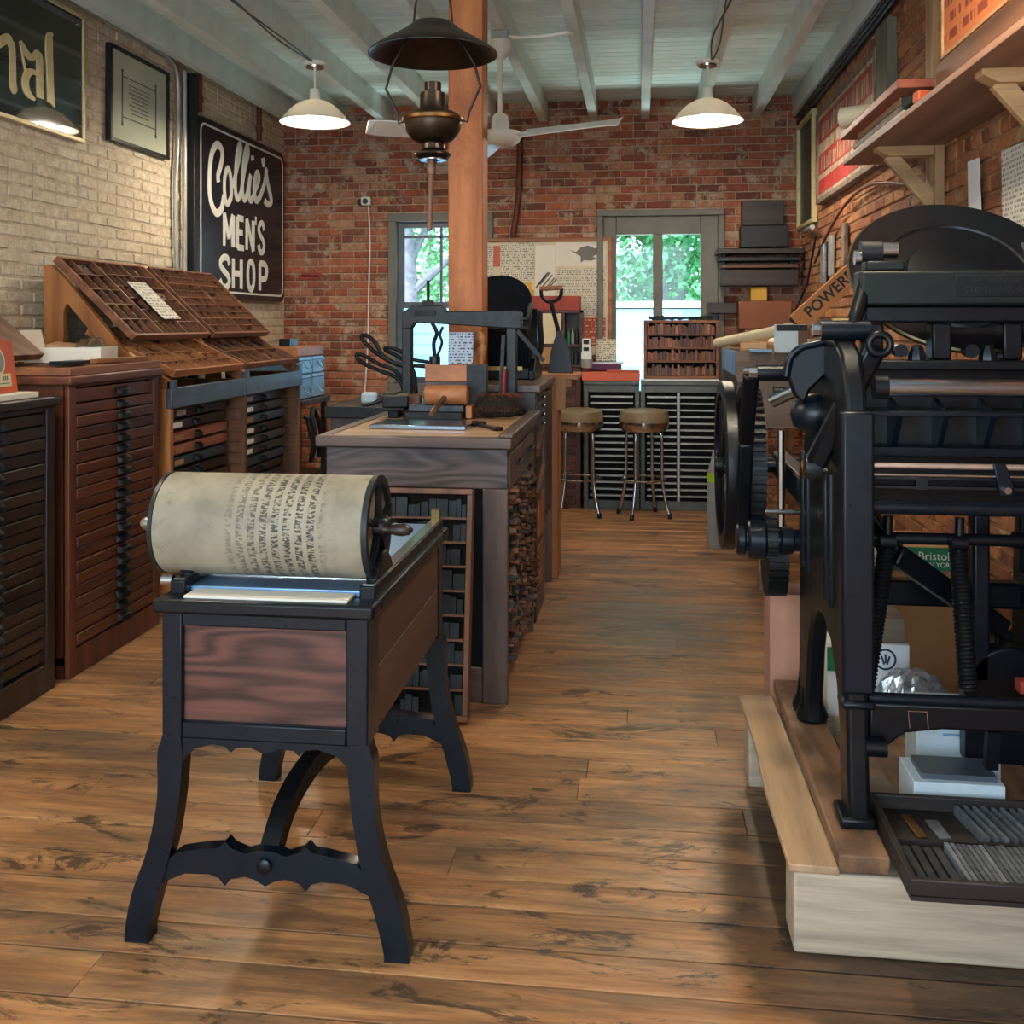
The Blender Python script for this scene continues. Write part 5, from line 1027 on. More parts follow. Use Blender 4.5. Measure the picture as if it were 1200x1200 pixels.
def side_frame(xa, xb_):
    poly = [(2.595, .257), (2.70, .257), (2.712, .36), (2.72, .46), (2.76, .56), (2.84, .64), (2.96, .68), (3.08, .66), (3.16, .60), (3.215, .50), (3.235, .40), (3.26, .33), (3.25, .257), (3.43, .257), (3.42, .33), (3.39, .40), (3.385, .55), (3.37, .80), (3.34, 1.0), (3.25, 1.24), (3.12, 1.38), (2.95, 1.46), (2.80, 1.46), (2.70, 1.42), (2.64, 1.32), (2.62, 1.15), (2.62, .56), (2.612, .44), (2.598, .34)]
    f_ = B().prism(poly, 'YZ', xa, xb_).build('side_frame', 'iron', t, bevel=.012, seg=3)
    for y_ in (2.80, 2.88, 3.18, 3.27): B().box(xa - .012, xb_ + .012, y_, y_ + .035, .74, 1.10).build('rib', 'iron_blue', f_, bevel=.008)
    b = B(); b.box(xa - .012, xb_ + .012, 2.612, 2.66, .58, 1.28); b.box(xa - .014, xb_ + .014, 2.605, 2.675, .545, .565); b.build('front_flange', 'iron_blue', f_, bevel=.008)
    for y_ in (3.30, 3.38):
        b = B(); b.lathe([(.045, .257), (.05, .275), (.035, .31), (.03, .36)], (((xa + xb_) / 2), y_, 0), 16); b.build('foot_lobe', 'iron', f_, smooth=50)
    b = B(); b.box(xa - .02, xb_ + .012, 2.59, 2.70, .257, .285); b.build('foot_pad', 'iron', f_, bevel=.008)
side_frame(.508, .562); side_frame(1.155, 1.21)
# cross members
b = B(); b.prism([(.565, .557), (1.155, .557), (1.155, .435), (1.12, .445), (1.07, .485), (.98, .498), (.74, .498), (.65, .485), (.60, .445), (.565, .435)], 'XZ', 2.63, 2.66); b.build('front_stretcher', 'iron', t, bevel=.006)
for x_ in (.66, .95):
    b = B(); b.tube([(x_, 2.628, .50), (x_ - .004, 2.628, .542), (x_ + .04, 2.628, .542), (x_ + .044, 2.628, .50)], .002, 6); b.build('staple', 'steel', t, smooth=40)
b = B(); b.cyl((.565, 2.645, .565), (1.155, 2.645, .565), .014, 12); b.build('top_bead', 'iron_blue', t, smooth=40)
B().cyl((.55, 2.61, .455), (.60, 2.61, .455), .022, 12).build('pivot_boss', 'iron', t, smooth=40)
b = B(); b.bar((.86, 2.64, .50), (.86, 2.66, .40), .03, .025); b.build('treadle_hook', 'iron', t)
# roller, rods, shafts
r_ = B().cyl((.60, 2.60, 1.342), (1.14, 2.60, 1.342), .022, 24).build('ink_roller', 'steel_blue', t, smooth=40)
b = B(); b.cyl((.568, 2.60, 1.342), (.60, 2.60, 1.342), .03, 20); b.build('roller_truck', 'iron', r_, smooth=40); b = B(); b.cyl((1.14, 2.60, 1.342), (1.165, 2.60, 1.342), .03, 20); b.build('roller_truck', 'iron', r_, smooth=40)
B().cyl((.565, 2.64, 1.145), (1.15, 2.64, 1.145), .0075, 12).build('gripper_rod', 'copper_rod' if 'copper_rod' in M else (paint('copper_rod', 'd8c4b8', .3, .8, .1, 20, 0), 'copper_rod')[1], t, smooth=40)
B().cyl((.565, 2.64, 1.122), (1.15, 2.64, 1.122), .004, 10).build('guide_rod', 'steel', t, smooth=40)
b = B(); b.box(.565, 1.15, 2.65, 2.67, 1.108, 1.115); b.box(.565, 1.15, 2.65, 2.67, 1.085, 1.094); b.box(.68, .71, 2.648, 2.672, 1.083, 1.117); b.box(1.0, 1.03, 2.648, 2.672, 1.083, 1.117); b.build('gripper_bar', 'iron_dull', t, bevel=.002)
b = B(); b.prism([(.855, 1.155), (.885, 1.155), (.905, 1.10), (.90, 1.075), (.872, 1.075)], 'XZ', 2.625, 2.64); g_ = b.build('gripper', 'iron_blue', t, bevel=.003); b = B(); b.cyl((.885, 2.61, 1.092), (.885, 2.626, 1.092), .009, 8); b.build('bolt', 'steel', g_, smooth=40)
B().cyl((.55, 2.68, 1.035), (1.17, 2.68, 1.035), .018, 20).build('rocker_shaft', 'iron_blue', t, smooth=40)
B().cyl((.55, 2.84, .925), (1.17, 2.84, .925), .016, 16).build('spring_shaft', 'iron', t, smooth=40)
# ribbed bed
bd = B().box(.57, 1.15, 2.86, 2.90, 1.12, 1.40).build('bed', 'iron', t, bevel=.004)
for x_ in (.66, .775, .89, 1.005, 1.10):
    B().prism([(2.74, 1.265), (2.86, 1.30), (2.86, 1.16), (2.82, 1.16)], 'YZ', x_, x_ + .014).build('rib', 'iron_blue', bd, bevel=.002)
B().box(.57, 1.15, 2.74, 2.86, 1.258, 1.272).build('ledge', 'iron_blue', bd, bevel=.003); B().box(.57, 1.15, 2.78, 2.86, 1.15, 1.175).build('ledge', 'iron_blue', bd, bevel=.003)
b = B(); b.box(.575, 1.145, 2.80, 2.86, 1.375, 1.40); b.build('upper_ledge', 'iron', bd, bevel=.004)
for x_ in (.60, .775, .955, 1.11): B().box(x_, x_ + .05, 2.853, 2.92, 1.40, 1.499).build('upright', 'iron', t, bevel=.006)
for x_ in (.69, .87, 1.04): b = B(); b.cyl((x_, 2.83, 1.425), (x_, 2.87, 1.425), .018, 12); b.lathe([(.024, 1.40), (.024, 1.412), (.012, 1.44)], (x_ + .045, 2.85, 0), 8); b.build('clamp_nut', 'iron_blue', t, smooth=30)
# name beam
nb = B().box(.585, 1.17, 2.82, 2.93, 1.545, 1.638).build('name_beam', 'beam_green' if 'beam_green' in M else (iron('beam_green', '151c1a', .45), 'beam_green')[1], t, bevel=.008)
B().box(.60, 1.15, 2.85, 2.95, 1.50, 1.545).build('beam_web', 'iron', t, bevel=.006)
FR = Matrix(((1, 0, 0, 0), (0, 0, -1, 0), (0, 1, 0, 0), (0, 0, 0, 1)))
pl = B().box(.825, 1.12, 2.817, 2.82, 1.568, 1.625).build('name_plate', 'iron_dull', nb, bevel=.002)
for body, z_, wd_, hh in (('THE CHANDLER & PRICE CO', 1.605, .22, .011), ('CLEVELAND, OHIO, U.S.A.', 1.578, .25, .016)):
    b = text_b(body, 1.0, .01, .05); xs = [p[0] for p in b.v]; ys = [p[1] for p in b.v]; sx = wd_ / (max(xs) - min(xs)); sy = hh / (max(ys) - min(ys))
    b.v = [(p[0] * sx, (p[1] - min(ys)) * sy, p[2] * .02) for p in b.v]; b.xf(Matrix.Translation((.972, 2.8165, z_)) @ FR); b.build('plate_lettering', 'iron_grey', nb)
# ink disc, tilted
DM = Matrix.Translation((.915, 3.12, 1.645)) @ Matrix.Rotation(math.radians(47), 4, 'X')
b = B(); b.lathe([(.03, -.06), (.05, -.03), (.285, -.022), (.302, -.016), (.305, -.004), (.30, .004), (.293, .002), (.215, -.004), (.21, .001), (.205, .001), (.20, -.004), (.14, -.004), (.135, .004), (.125, .006), (.001, .006)], (0, 0, 0), 72); b.xf(DM)
dsk = b.build('ink_disc', 'iron', t, smooth=35)
b = B(); b.lathe([(.30, .003), (.3062, -.002), (.3062, -.008), (.30, -.012)], (0, 0, 0), 72, caps=False); b.xf(DM); b.build('worn_edge', 'brass_edge' if 'brass_edge' in M else (paint('brass_edge', '6a5a3a', .4, .7, .3, 20, 0), 'brass_edge')[1], dsk, smooth=40)
b = B(); b.box(-.02, .02, -.02, .27, -.10, -.025); b.xf(DM); b.build('disc_bracket', 'iron', dsk)
b = B(); b.bar((1.05, 2.98, 1.70), (1.18, 2.93, 1.74), .02, .04); b.build('disc_pawl', 'iron_grey', t)
# nuts on the left of the beam
b = B(); b.cyl((.59, 2.86, 1.692), (.645, 2.86, 1.692), .028, 20); b.build('eccentric_nut', 'iron_grey', t, smooth=40); b = B(); b.cyl((.645, 2.86, 1.695), (.685, 2.86, 1.695), .022, 20); b.build('eccentric_pin', 'steel', t, smooth=40); b = B(); b.cyl((.575, 2.86, 1.675), (.591, 2.86, 1.675), .02, 12); b.build('eccentric_bolt', 'steel', t, smooth=40)
b = B(); b.box(.60, .70, 2.83, 2.90, 1.638, 1.665); b.build('nut_seat', 'beam_green', t, bevel=.006)
# left hand arms
b = B(); pts = smoothpath([(.605, 2.86, 1.62), (.585, 2.83, 1.56), (.56, 2.80, 1.50), (.545, 2.80, 1.47)], 4)
b.tube(pts, .02, 10); b.build('throw_link', 'iron', t, smooth=50)
b = B(); b.cyl((.475, 2.80, 1.48), (.60, 2.80, 1.48), .028, 18); h_ = b.build('cross_pin', 'iron_blue', t, smooth=40); b = B(); b.cyl((.455, 2.80, 1.48), (.476, 2.80, 1.48), .018, 8); b.build('bolt', 'steel', h_, smooth=40); b = B(); b.obox((.535, 2.80, 1.507), (.06, .02, .008)); b.build('brass_shim', 'brass', h_)
b = B(); b.tube([(.605 + .026 * math.cos(a), 2.70, 1.445 + .026 * math.sin(a)) for a in [i * 2 * PI / 20 for i in range(20)]], .010, 8, closed=True); b.build('hook_eye', 'iron', t, smooth=50)
b = B(); b.bar((.60, 2.72, 1.44), (.468, 2.84, 1.12), .055, .05, up=(0, 1, 0)); b.build('roller_arm', 'iron', t, bevel=.012)
b = B(); b.lathe([(.03, -.02), (.034, 0), (.03, .02)], (.462, 2.845, 1.11), 16, 'X'); b.build('arm_foot', 'iron_grey', t, smooth=40)
gp_ = [(.60, 1.46), (.56, 1.46), (.50, 1.44), (.45, 1.43), (.42, 1.40), (.41, 1.35), (.425, 1.30), (.455, 1.27), (.47, 1.31), (.52, 1.36), (.56, 1.40), (.585, 1.43)]
B().prism(gp_, 'XZ', 2.93, 2.97).build('curved_guard', 'iron', t, bevel=.008)
b = B(); b.tube(smoothpath([(.60, 2.93, 1.46), (.55, 2.93, 1.458), (.50, 2.93, 1.445), (.445, 2.93, 1.43), (.415, 2.93, 1.40), (.405, 2.93, 1.35)]), .010, 8); b.build('guard_rim', 'iron_blue', t, smooth=50)
B().lathe([(.001, -.075), (.035, -.065), (.055, -.03), (.06, 0), (.055, .03), (.035, .065), (.001, .075)], (.50, 3.0, 1.24), 20, 'X').build('counter_boss', 'iron_blue', t, smooth=60)
s_ = B().cyl((.36, 3.25, 1.345), (.51, 3.25, 1.345), .026, 18).build('drive_shaft', 'iron', t, smooth=40); b = B(); b.cyl((.335, 3.25, 1.345), (.362, 3.25, 1.345), .02, 8); b.cyl((.32, 3.25, 1.35), (.336, 3.25, 1.35), .011, 8); b.build('shaft_nut', 'steel', s_, smooth=30)
b = B(); b.cyl((.40, 3.2, 1.26), (.47, 3.15, 1.30), .02, 14); b.build('steel_pin', 'steel_blue', t, smooth=40)
b = B(); b.cyl((.41, 3.25, 1.285), (.51, 3.25, 1.285), .018, 12); b.build('lower_pin', 'iron_dull', t, smooth=40)
# drive wheels on the aisle side
gy, gz, gr = 3.92, .965, .30
b = B(); b.lathe([(gr - .05, .375), (gr - .008, .375), (gr - .008, .437), (gr - .05, .437), (gr - .05, .375)], (0, gy, gz), 64, 'X', caps=False)
for k in range(60):
    a = k * 2 * PI / 60; b.obox((.406, gy + math.cos(a) * (gr + .001), gz + math.sin(a) * (gr + .001)), (.062, .02, .013), (a, 0, 0))
for k in range(6):
    a = k * PI / 3 + .2; b.bar((.406, gy, gz), (.406, gy + math.cos(a) * (gr - .04), gz + math.sin(a) * (gr - .04)), .03, .04, up=(1, 0, 0))
b.lathe([(.055, .36), (.055, .45)], (0, gy, gz), 24, 'X'); b.build('spur_gear', 'iron_grey', t)
wr_ = .315
b = B(); b.lathe([(wr_ - .05, .30), (wr_ - .006, .30), (wr_, .306), (wr_, .342), (wr_ - .006, .348), (wr_ - .05, .348), (wr_ - .05, .30)], (0, gy + .02, gz), 64, 'X', caps=False)
for k in range(6):
    a = k * PI / 3; b.tube([(.324, gy + .02, gz), (.324, gy + .02 + math.cos(a) * (wr_ - .03), gz + math.sin(a) * (wr_ - .03))], [.024, .016], 10)
b.lathe([(.05, .285), (.05, .365)], (0, gy + .02, gz), 24, 'X'); b.build('flywheel', 'iron', t, smooth=40)
B().cyl((.28, gy + .01, gz), (.60, gy + .01, gz), .028, 18).build('main_axle', 'iron', t, smooth=40)
b = B(); b.box(.50, .56, 3.36, 4.0, .92, 1.01); b.build('axle_bearer', 'iron', t, bevel=.01)
b = B(); b.bar((.345, 3.27, 1.34), (.352, 3.50, 1.10), .035, .05, up=(1, 0, 0)); b.bar((.352, 3.50, 1.10), (.353, 3.62, .80), .035, .05, up=(1, 0, 0)); b.build('side_arm', 'iron', t, bevel=.01)
ps = B().cyl((.32, 3.45, .785), (.56, 3.45, .785), .036, 20).build('pinion_shaft', 'iron_blue', t, smooth=40)
for xa, xb_, r__ in ((.315, .345, .052), (.352, .41, .064), (.455, .50, .045)): B().lathe([(r__ - .006, xa), (r__, xa + .006), (r__, xb_ - .006), (r__ - .006, xb_)], (0, 3.45, .785), 24, 'X').build('collar', 'iron_blue', ps, smooth=40)
b = B(); b.lathe([(.05, .412), (.05, .445)], (0, 3.45, .785), 20, 'X')
for k in range(16): a = k * 2 * PI / 16; b.obox((.4285, 3.45 + math.cos(a) * .053, .785 + math.sin(a) * .053), (.033, .016, .010), (a, 0, 0))
b.build('pinion', 'iron_grey', ps)
b = B(); b.lathe([(.125, .425), (.125, .49)], (0, 3.60, .70), 32, 'X')
for k in range(30): a = k * 2 * PI / 30; b.obox((.4575, 3.60 + math.cos(a) * .128, .70 + math.sin(a) * .128), (.065, .014, .012), (a, 0, 0))
b.build('lower_gear', 'iron_dull', t)
b = B(); b.cyl((.40, 3.38, .89), (.52, 3.38, .89), .008, 8); b.cyl((.455, 3.40, .84), (.455, 3.40, 1.15), .012, 8); b.build('oil_pipe', 'steel', t, smooth=40)
b = B(); b.lathe([(.012, 1.06), (.02, 1.07), (.02, 1.10), (.01, 1.115)], (.47, 2.98, 0), 12); b.build('oil_cup', 'brass', t, smooth=40)
# springs
def spring(p0, p1, r_, wire, turns):
    p0, p1 = Vector(p0), Vector(p1); d = (p1 - p0); L = d.length; d.normalize(); u = d.orthogonal().normalized(); v_ = d.cross(u); pts = []
    for i in range(turns * 12 + 1):
        a = 2 * PI * i / 12; pts.append(p0 + d * (L * i / (turns * 12)) + u * (r_ * math.cos(a)) + v_ * (r_ * math.sin(a)))
    return B().tube(pts, wire, 5)
for (a, b_) in (((.645, 2.80, .905), (.580, 2.74, .56)), ((.825, 2.80, .905), (.832, 2.74, .56))):
    sp0 = spring(a, b_, .019, .0052, 34).build('spring', 'iron_dull', t, smooth=50)
    b = B(); b.cyl((a[0] + .002, 2.80, .89), (a[0] + .004, 2.80, .99), .012, 10); b.cyl((a[0] - .02, 2.80, .925), (a[0] + .02, 2.80, .925), .022, 12); b.build('spring_eye', 'iron', sp0, smooth=40)
# interior braces
b = B(); b.bar((.70, 2.95, .86), (1.03, 3.09, .62), .05, .06); b.bar((1.03, 3.09, .62), (1.03, 3.09, .30), .05, .05); b.build('toggle_brace', 'iron', t, bevel=.008)
b = B(); b.bar((.70, 2.95, .86), (.60, 3.0, 1.0), .05, .06); b.build('toggle_link', 'iron', t, bevel=.008)
b = B(); b.box(.90, .945, 2.92, 2.975, .52, .979); b.build('inner_column', 'iron_blue', t, bevel=.008)
b = B(); b.tube(smoothpath([(.98, 2.86, .925), (1.06, 2.86, .90), (1.10, 2.86, .80), (1.11, 2.86, .60), (1.10, 2.86, .50)]), .022, 10); b.build('bowed_arm', 'iron', t, smooth=50)
b = B(); b.prism([(.88, .50)] + arc(1.0, .50, .12, 180, 0, 12) + [(1.12, .30), (.88, .30)], 'XZ', 2.92, 2.98); b.build('cam_casting', 'iron', t, bevel=.008)
b = B(); b.box(.555, 1.165, 2.93, 3.02, .98, 1.12); b.build('bed_foot', 'iron', t, bevel=.01); b = B(); b.box(.555, 1.165, 3.30, 3.36, .62, .70); b.build('rear_stretcher', 'iron', t, bevel=.01)
b = B(); b.obox((.985, 2.75, .575), (.06, .04, .03)); b.build('red_tag', 'rust_red', t)
# ================================================================ tray of slugs
t = T('slug_tray', 'shallow black wooden tray of lead slugs in front of the press feet', 'tray', (.86, 2.51, .252))
b = B(); frame4(b, .58, 1.115, 2.30, 2.72, .016, 'XY', .262, .298); b.build('rim', 'tray_wood', t, bevel=.003); B().box(.58, 1.115, 2.30, 2.72, .252, .262).build('bottom', 'tray_wood', t)
B().box(.596, 1.10, 2.515, 2.523, .262, .28).build('divider', 'tray_wood', t)
B().box(.63, 1.1, 2.51, 2.63, .1935, .251).build('riser', 'tray_wood', t)
rr_ = random.Random(12)
me_s = B().box(-.0048, .0048, -.082, .082, 0, .024).mesh('slug'); me_s.materials.append(M['lead'])
me_d = B().box(-.009, .009, -.075, .075, 0, .016).mesh('slug'); me_d.materials.append(M['lead_dark'])
x_ = .615
while x_ < 1.085:
    dark = x_ < .70; o = bpy.data.objects.new('lead_slug', me_d if dark else me_s); col.objects.link(o)
    o.location = (x_, 2.415 + rr_.uniform(-.004, .004), .2625); o.rotation_euler = (0, 0, .03 + rr_.uniform(-.012, .012))
    if dark: tag(o, 'wide dark metal slug in the front row of the tray', 'type slug', 'dark slugs in the tray')
    else: tag(o, 'thin bright lead slug standing in the front row of the tray', 'type slug', 'thin bright slugs in the front of the tray')
    x_ += .024 if dark else .0125
for k in range(13):
    o = bpy.data.objects.new('lead_slug', me_s); col.objects.link(o); o.location = (.80 + k * .022, 2.615 + rr_.uniform(-.004, .004), .2625); o.rotation_euler = (0, 0, .16)
    tag(o, 'lead slug lying askew in the back half of the tray', 'type slug', 'lead slugs in the back of the tray')
b = B(); b.obox((.665, 2.61, .266), (.024, .11, .006), (0, 0, .12)); tag(b.build('brass_rule', 'brass', bevel=.001), 'brass coloured rule lying in the back of the tray', 'rule')
b = B(); b.obox((.72, 2.60, .266), (.03, .09, .006), (0, 0, .1)); tag(b.build('pale_rule', 'lead', bevel=.001), 'wide pale metal rule beside the brass one in the tray', 'rule')
b = B(); b.box(.60, 1.1, 2.73, 3.3, .194, .213); tag(b.build('press_floor_board', 'plank_worn'), 'loose board lying on the timbers under the press', 'board')
t = T('small_white_box', 'low pale blue white box under the press beside the tray', 'box', (.80, 2.82, .214))
B().box(.70, .925, 2.745, 2.90, .214, .318).build('body', 'sky_card', t, bevel=.003); B().box(.725, .91, 2.765, 2.88, .318, .332).build('slate_lid', 'grey_blue_paint', t)
t = T('labelled_box', 'white box with a lime green label under the press', 'box', (.90, 2.99, .214)); B().box(.77, .995, 2.99, 3.12, .214, .42).build('body', 'sky_card', t, bevel=.003); b = B(); b.box(.785, .825, 2.9875, 2.99, .36, .39); b.build('label', 'lime', t); b = B(); [b.box(.84, .96, 2.988, 2.99, .345 + i * .018, .352 + i * .018) for i in range(3)]; b.build('print', 'blue_box', t)
b = B(); b.obox((.632, 2.83, .235), (.08, .14, .02), (.05, .05, .1)); b.obox((.63, 2.83, .256), (.08, .13, .012), (.05, 0, .2)); tag(b.build('grey_offcuts', 'board_grey', bevel=.002), 'grey brown board offcuts under the press', 'offcut')
# boxes behind the press
t = T('paper_carton', 'white and green carton with a round blue emblem behind the press', 'box', (.80, 3.65, 0)); B().box(.63, .90, 3.58, 3.9, .0, .415).build('body', 'paper_white', t, bevel=.004); B().box(.63, .735, 3.577, 3.58, .32, .40).build('green_panel', 'green_card', t)
b = B(); b.lathe([(.036, 0), (.036, -.0025), (.030, -.0025), (.030, 0)], (.82, 3.58, .365), 24, 'Y', caps=False); [b.obox((.812 + i * .009, 3.5788, .362 + .006 * (i % 2)), (.006, .002, .03), (0, .3 * (i - 1), 0)) for i in range(3)]; b.build('emblem', 'blue_dark', t)
b = B(); b.box(.65, .89, 3.60, 3.88, .417, .50); tag(b.build('board_stack', 'board_grey', bevel=.003), 'stack of grey brown board on the carton with the emblem', 'boards')
b = B(); b.box(.70, .93, 3.95, 4.2, .0, .63); tag(b.build('stacked_carton', 'grey_fabric', bevel=.004), 'grey carton standing behind the carton with the emblem', 'box')
t = T('green_carton', 'dark green paper carton with white lettering by the orange wall', 'box', (1.1, 4.3, 0)); B().box(.97, 1.26, 4.2, 4.5, .0, .62).build('body', 'cardboard', t, bevel=.004); B().box(.972, 1.258, 4.196, 4.2, .525, .615).build('green_panel', 'green_card', t)
b = text_b('Bristol', .045, 0, .001, align='LEFT'); b.xf(Matrix.Translation((1.085, 4.194, .568)) @ FR); b.build('lettering', 'paper_white', t); b = text_b('NEW YORK', .026, 0, .001, align='LEFT'); b.xf(Matrix.Translation((1.085, 4.194, .54)) @ FR); b.build('lettering', 'paper_white', t)
# crumpled clear bag
b = B(); rr_ = random.Random(6); n_ = 14
for i in range(n_ + 1):
    for j in range(n_ + 1):
        u, v_ = i / n_ - .5, j / n_ - .5; h_ = max(0, 1 - (u*u*4 + v_*v_*4)) ** .6 * .11
        b.v.append((.87 + u * .26 + rr_.uniform(-.006, .006), 3.44 + v_ * .14, .258 + h_ + rr_.uniform(0, .022)))
for i in range(n_):
    for j in range(n_): a = i * (n_ + 1) + j; b.f.append((a, a + 1, a + n_ + 2, a + n_ + 1))
tag(b.build('crumpled_bag', 'foil' if 'foil' in M else (paint('foil', 'd4d8dc', .18, .55, .3, 40, .3), 'foil')[1]), 'crumpled clear plastic bag behind the press springs', 'bag')
b = B(); b.box(.75, 1.1, 3.36, 3.53, .214, .256); tag(b.build('rear_shelf_board', 'plank_worn'), 'short board under the crumpled bag', 'board')
t = T('open_carton', 'tall open pinkish carton standing behind the rear timber', 'box', (.53, 3.86, 0))
b = B(); b.box(.465, .625, 3.78, 3.785, 0, .52); b.box(.465, .47, 3.785, 3.95, 0, .52); b.box(.62, .625, 3.785, 3.95, 0, .52); b.box(.465, .625, 3.95, 3.955, 0, .52); b.box(.47, .62, 3.785, 3.95, 0, .01); b.build('walls', 'carton_pink' if 'carton_pink' in M else (paint('carton_pink', 'b98a72', .8, 0, .06, 6, 0), 'carton_pink')[1], t)
# ================================================================ paper bin by the right wall
t = T('paper_bin', 'sloping paper bin with blue grey side panel and grey wooden end', 'bin', (.88, 6.3, 0))
B().prism([(.53, 1.335), (.53, 1.2), (.64, .91), (1.22, .91), (1.22, 1.335)], 'XZ', 5.84, 5.865).build('end_board', 'board_grey', t, bevel=.004); B().prism([(.53, 1.335), (.53, 1.2), (.64, .91), (1.22, .91), (1.22, 1.335)], 'XZ', 6.80, 6.825).build('end_board', 'board_grey', t, bevel=.004)
B().box(.53, .55, 5.866, 6.799, 1.2, 1.335).build('side_panel', 'blue_panel' if 'blue_panel' in M else (paint('blue_panel', '5d7894', .4, .1, .2, 8, .04), 'blue_panel')[1], t, bevel=.003)
b = B(); b.bar((.54, 6.333, 1.2), (.645, 6.333, .915), .93, .018, up=(1, 0, 0)); b.build('sloped_side', 'cab_dark_Y', t); B().box(.64, 1.22, 5.866, 6.799, .91, .93).build('bottom', 'board_grey', t); B().box(1.2, 1.22, 5.866, 6.799, .93, 1.335).build('wall_side', 'board_grey', t)
for x_ in (.66, 1.15):
    for y_ in (5.87, 6.74): B().box(x_, x_ + .05, y_, y_ + .05, 0, .91).build('leg', 'board_grey', t)
B().box(.552, 1.198, 5.868, 6.797, 1.25, 1.27).build('paper_bed', 'paper', t)
for i, (a, b_, r__, mm, lab) in enumerate((((.83, 5.85, 1.47), (.50, 6.80, 1.368), .03, 'cream', 'long cream paper roll, uppermost on the paper bin'), ((.96, 5.82, 1.362), (.60, 6.78, 1.362), .022, 'cardboard', 'tan cardboard tube lying on the paper bin'), ((.56, 5.875, 1.362), (.70, 5.872, 1.362), .024, 'pine_X', 'short yellow wooden roll at the front of the paper bin'), ((1.10, 5.82, 1.372), (.85, 6.78, 1.372), .03, 'paper', 'white paper roll beside the wall on the paper bin'))):
    b = B(); n_ = 16; a, b_ = Vector(a), Vector(b_); b.tube([a, b_], r__, n_); b.tube([a + (b_ - a) * .0, a + (b_ - a) * .001], r__ * .6, n_); tag(b.build('paper_roll', mm, smooth=40), lab, 'paper roll')
t = T('label_carton', 'white carton with a black top label standing on the paper bin', 'box', (.815, 5.72, 1.30)); B().box(.735, .90, 5.70, 5.80, 1.336, 1.49).build('body', 'sky_card', t, bevel=.004); B().box(.735, .90, 5.697, 5.70, 1.455, 1.488).build('black_band', 'black_plastic', t); B().box(.85, .90, 5.696, 5.70, 1.34, 1.455).build('brown_side', 'walnut_Z', t)
b = B(); b.box(.60, .72, 5.74, 5.83, 1.336, 1.352); tag(b.build('blue_pad', 'blue_box', bevel=.003), 'pale blue pad at the front of the paper bin', 'pad')
t = T('waste_bin', 'grey waste bin lined with a white bag beside the galley cabinet', 'bin', (.62, 7.2, 0))
b = B(); b.lathe([(.10, .0), (.125, .55), (.13, .86), (.12, .86), (.11, .3)], (.66, 7.15, 0), 24, caps=False); b.build('body', 'photo_bin', t, smooth=40); b = B(); b.lathe([(.135, .80), (.14, .88), (.125, .92), (.118, .85)], (.66, 7.15, 0), 18, caps=False); b.build('bag', 'paper_white', t, smooth=40)
t = T('cleaning_bottle', 'white bottle with a lime green label beside the waste bin', 'bottle', (.50, 6.95, 0))
B().lathe([(.05, 0), (.055, .02), (.055, .50), (.03, .58), (.02, .64)], (.50, 6.95, 0), 18).build('bottle', 'photo_bin', t, smooth=40); B().lathe([(.0562, .44), (.0562, .50)], (.50, 6.95, 0), 18, caps=False).build('label', 'lime', t, smooth=40)
# ================================================================ back right corner
t = T('hanging_case', 'dark wooden case hung high on the brick wall in the corner', 'case', (1.0, 8.66, 2.1))
B().box(.835, 1.17, 8.60, 8.738, 2.30, 2.505).build('upper_panel', 'cab_dark_X', t, bevel=.004); B().box(.82, 1.20, 8.57, 8.738, 2.12, 2.295).build('lower_panel', 'black_paint', t, bevel=.004)
t = T('case_rack', 'wide dark rack of stacked boards fixed to the brick wall', 'rack', (.97, 8.6, 1.8))
for z0, z1, mm, d_ in ((2.06, 2.10, 'cab_dark_X', 0), (2.0, 2.03, 'black_paint', .02), (1.945, 1.975, 'walnut_X', .04), (1.80, 1.93, 'cab_dark_X', .04)): B().box(.62 + d_, 1.31 - d_, 8.46 + d_, 8.738, z0, z1).build('board', mm, t, bevel=.004)
b = B(); b.box(.68, .70, 8.60, 8.738, 1.80, 2.10); b.box(1.22, 1.24, 8.60, 8.738, 1.80, 2.10); b.build('support', 'cab_dark_Z', t)
b = B(); b.box(.80, 1.22, 8.50, 8.70, 1.45, 1.675); tag(b.build('brown_case', 'brown_case' if 'brown_case' in M else (paint('brown_case', '8a4c2a', .5, 0, .1, 4, .03), 'brown_case')[1], bevel=.006), 'plain orange brown case below the dark rack', 'case')
b = B(); b.box(.55, .795, 8.60, 8.70, 1.575, 1.665); tag(b.build('dark_plaque', 'cab_dark_X', bevel=.004), 'small dark plaque beside the orange brown case', 'plaque')
b = B(); b.box(.72, 1.25, 8.45, 8.72, 1.20, 1.24); b.box(.74, .78, 8.66, 8.72, .0, 1.20); b.box(1.19, 1.23, 8.66, 8.72, 0, 1.20); b.box(.74, .78, 8.46, 8.50, 0, 1.20); b.box(1.19, 1.23, 8.46, 8.50, 0, 1.20); tag(b.build('corner_table', 'walnut_X', bevel=.004), 'plain brown table in the far corner under the orange case', 'table')
b = B(); b.box(.85, 1.15, 8.52, 8.70, 1.241, 1.449); tag(b.build('tan_carton', 'cardboard', bevel=.004), 'tan carton on the corner table holding up the orange brown case', 'box')
b = B(); b.box(.90, 1.03, 8.55, 8.70, 1.677, 1.79); tag(b.build('amber_box', 'yellow', bevel=.004), 'small amber box on top of the orange brown case', 'box')
